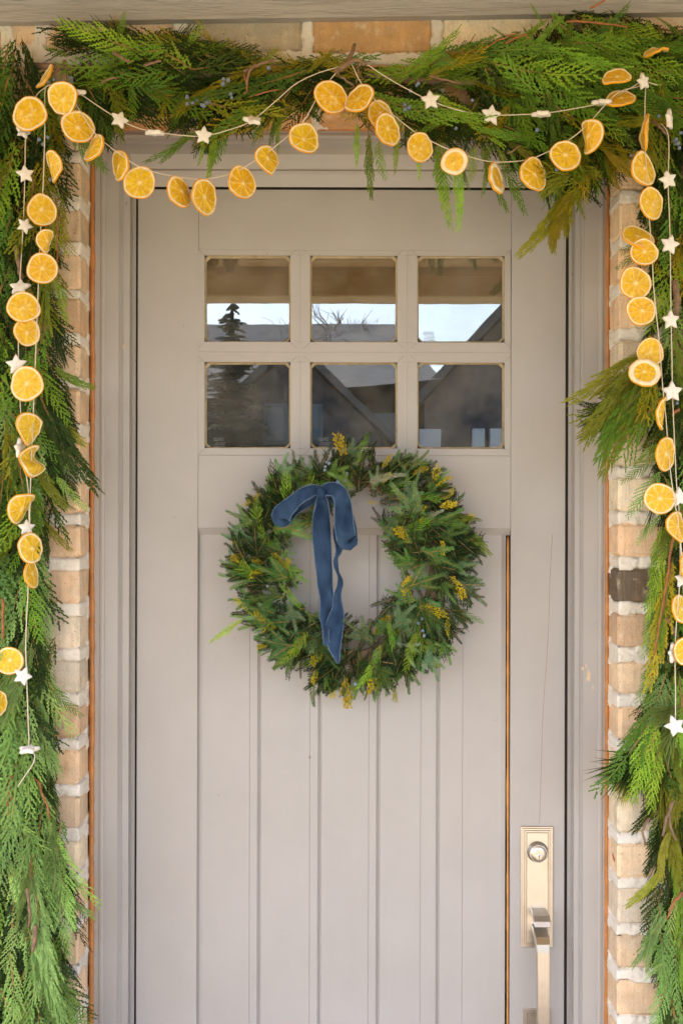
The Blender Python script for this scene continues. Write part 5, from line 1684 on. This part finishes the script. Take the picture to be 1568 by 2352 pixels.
def star(u, v, r_px, rot, label, tilt=0.0, nod=0.0, y=YT - .006):
    c0 = W(u, v, y); r = r_px * (y - CY) / F
    RO = np.random.default_rng(int(u * 3 + v))
    e = empty("clay_star", c0, label, "clay star", "white clay stars strung round the door")
    n = 30; th = np.linspace(0, 2 * math.pi, n, endpoint=False) + math.pi / 2
    out = []
    for i in range(n):
        a = (i / n * 5 % 1) * 72
        a = min(a, 72 - a) * D2R                # angle from the nearest point
        q = .50
        m0, m1 = np.array((1.0, 0)), np.array((q * math.cos(math.pi / 5), q * math.sin(math.pi / 5)))
        ex, ey = m1 - m0
        out.append((m0[0] * ey - m0[1] * ex) / (math.cos(a) * ey - math.sin(a) * ex))
    out = np.array(out) * (1 + RO.normal(0, .012, n))
    out[::6] *= .93 + RO.uniform(-.05, .05, 5)
    H = .0042 / r

    def place(rad, dep):
        x, z = rad * np.cos(th), rad * np.sin(th); yy = np.full(n, dep) if np.isscalar(dep) else dep
        a = math.radians(rot); x, z = x * math.cos(a) - z * math.sin(a), x * math.sin(a) + z * math.cos(a)
        b = math.radians(tilt); x, yy = x * math.cos(b) - yy * math.sin(b), x * math.sin(b) + yy * math.cos(b)
        b = math.radians(nod); z, yy = z * math.cos(b) - yy * math.sin(b), z * math.sin(b) + yy * math.cos(b)
        return np.stack([x, yy, z], -1) * r + c0
    rg = [place(out * q, d * H) for q, d in ((.02, -1.12), (.35, -1.1), (.70, -1.02), (.88, -.9), (.97, -.6), (1.0, -.2), (1.0, .3), (.96, .7), (.86, .95), (.02, 1.0))]
    V, Fc = loft(rg, True, True)
    obj("star_body", V, Fc, M_CLAY, e, True)
    for s in (-1, 1):
        th2 = np.linspace(0, 2 * math.pi, 8, endpoint=False)
        keep = th
        a = math.radians(rot)
        q = []
        for t2 in th2:
            x, z, yy = .028 * math.cos(t2), .028 * math.sin(t2) + s * .13, -1.16 * H
            x, z = x * math.cos(a) - z * math.sin(a), x * math.sin(a) + z * math.cos(a)
            b = math.radians(tilt); x, yy = x * math.cos(b) - yy * math.sin(b), x * math.sin(b) + yy * math.cos(b)
            b = math.radians(nod); z, yy = z * math.cos(b) - yy * math.sin(b), z * math.sin(b) + yy * math.cos(b)
            q.append(np.array((x, yy, z)) * r + c0)
        q2 = [p + np.array((0, .0012, 0)) for p in q]
        V, Fc = loft([np.array(q), np.array(q2)], True, True)
        obj("string_hole", V, Fc, M_HOLE, e)
    return e


T = star
T(175, 212, 27, 48, "edge on white star beside the leaning orange slice near the top corner", 0, 76)
T(275, 275, 24, -14, "tilted white star against dark cedar at the hinge side of the swag", 28, 10)
T(355, 305, 26, 8, "white star lying flat below the swag over the lintel edge", 0, 80)
T(468, 311, 24, -4, "upright white star hanging over the head casing", 12, 0)
T(580, 276, 25, 20, "star turned half away among fronds next to the lintel brick", 10, 52)
T(988, 230, 26, 8, "white star on the taut string nearest the forked twig", 10, 0)
T(1127, 264, 27, -6, "crisp white star in the middle of the second swag", 10, 0)
T(1243, 262, 26, 0, "white star seen edge on, horizontal, in the second swag", 0, 82)
T(1382, 235, 28, 12, "edge on white star in front of the lower flattened orange slice", 0, 80)
T(1476, 187, 22, 20, "small tilted white star at the handle side top corner", 35, 0)
T(1536, 274, 26, 8, "star turned sideways at the top of the handle side star string", 62, 0)
T(1533, 413, 25, 16, "second white star down the handle side string, beside a full faced orange", 12, 0)
T(1537, 562, 26, -12, "white star level with the pair of overlapping oranges on brick", 8, 0)
T(1539, 735, 25, 4, "white star below the thick bark stub on the handle side", 14, 0)
T(1542, 900, 28, 2, "large symmetrical white star beside the crescent orange slice", 4, 0)
T(1559, 1142, 26, 6, "star partly hidden behind the wide pale orange slice", 20, 0, -.125)
T(1566, 1330, 24, 0, "white star glimpsed between drooping fronds at the picture edge", 25, 0, -.12)
T(1545, 1500, 27, 10, "star turned sideways behind the lowest handle side orange", 50, 0, -.128)
T(1549, 1668, 28, 18, "last low white star hanging over pine needles on the handle side", 8, 20)
T(54, 303, 20, 0, "tiny star tip showing under the largest hinge side top slice", 30, 30, -.12)
T(59, 400, 23, 10, "white star level with the boat shaped slice on the hinge side", 25, 0)
T(58, 518, 21, -24, "white star in front of a bark stub on the hinge side", 25, 0)
T(46, 660, 27, 0, "white star standing on the seedy slice of the hinge side", 0, 35)
T(39, 838, 27, 4, "white star resting on the largest pale yellow slice", 8, 0)
T(47, 1030, 27, 80, "vertical edge on star left of the wavy orange slice", 78, 0)
T(62, 1212, 22, 8, "white star tucked behind the last oval slice of the hinge side", 25, 20)
T(53, 1553, 25, -22, "crisp white star below the veiled slice low on the hinge side", 18, 8)
T(67, 1721, 28, 2, "lowest hinge side star lying edge on where its string ends", 0, 82)
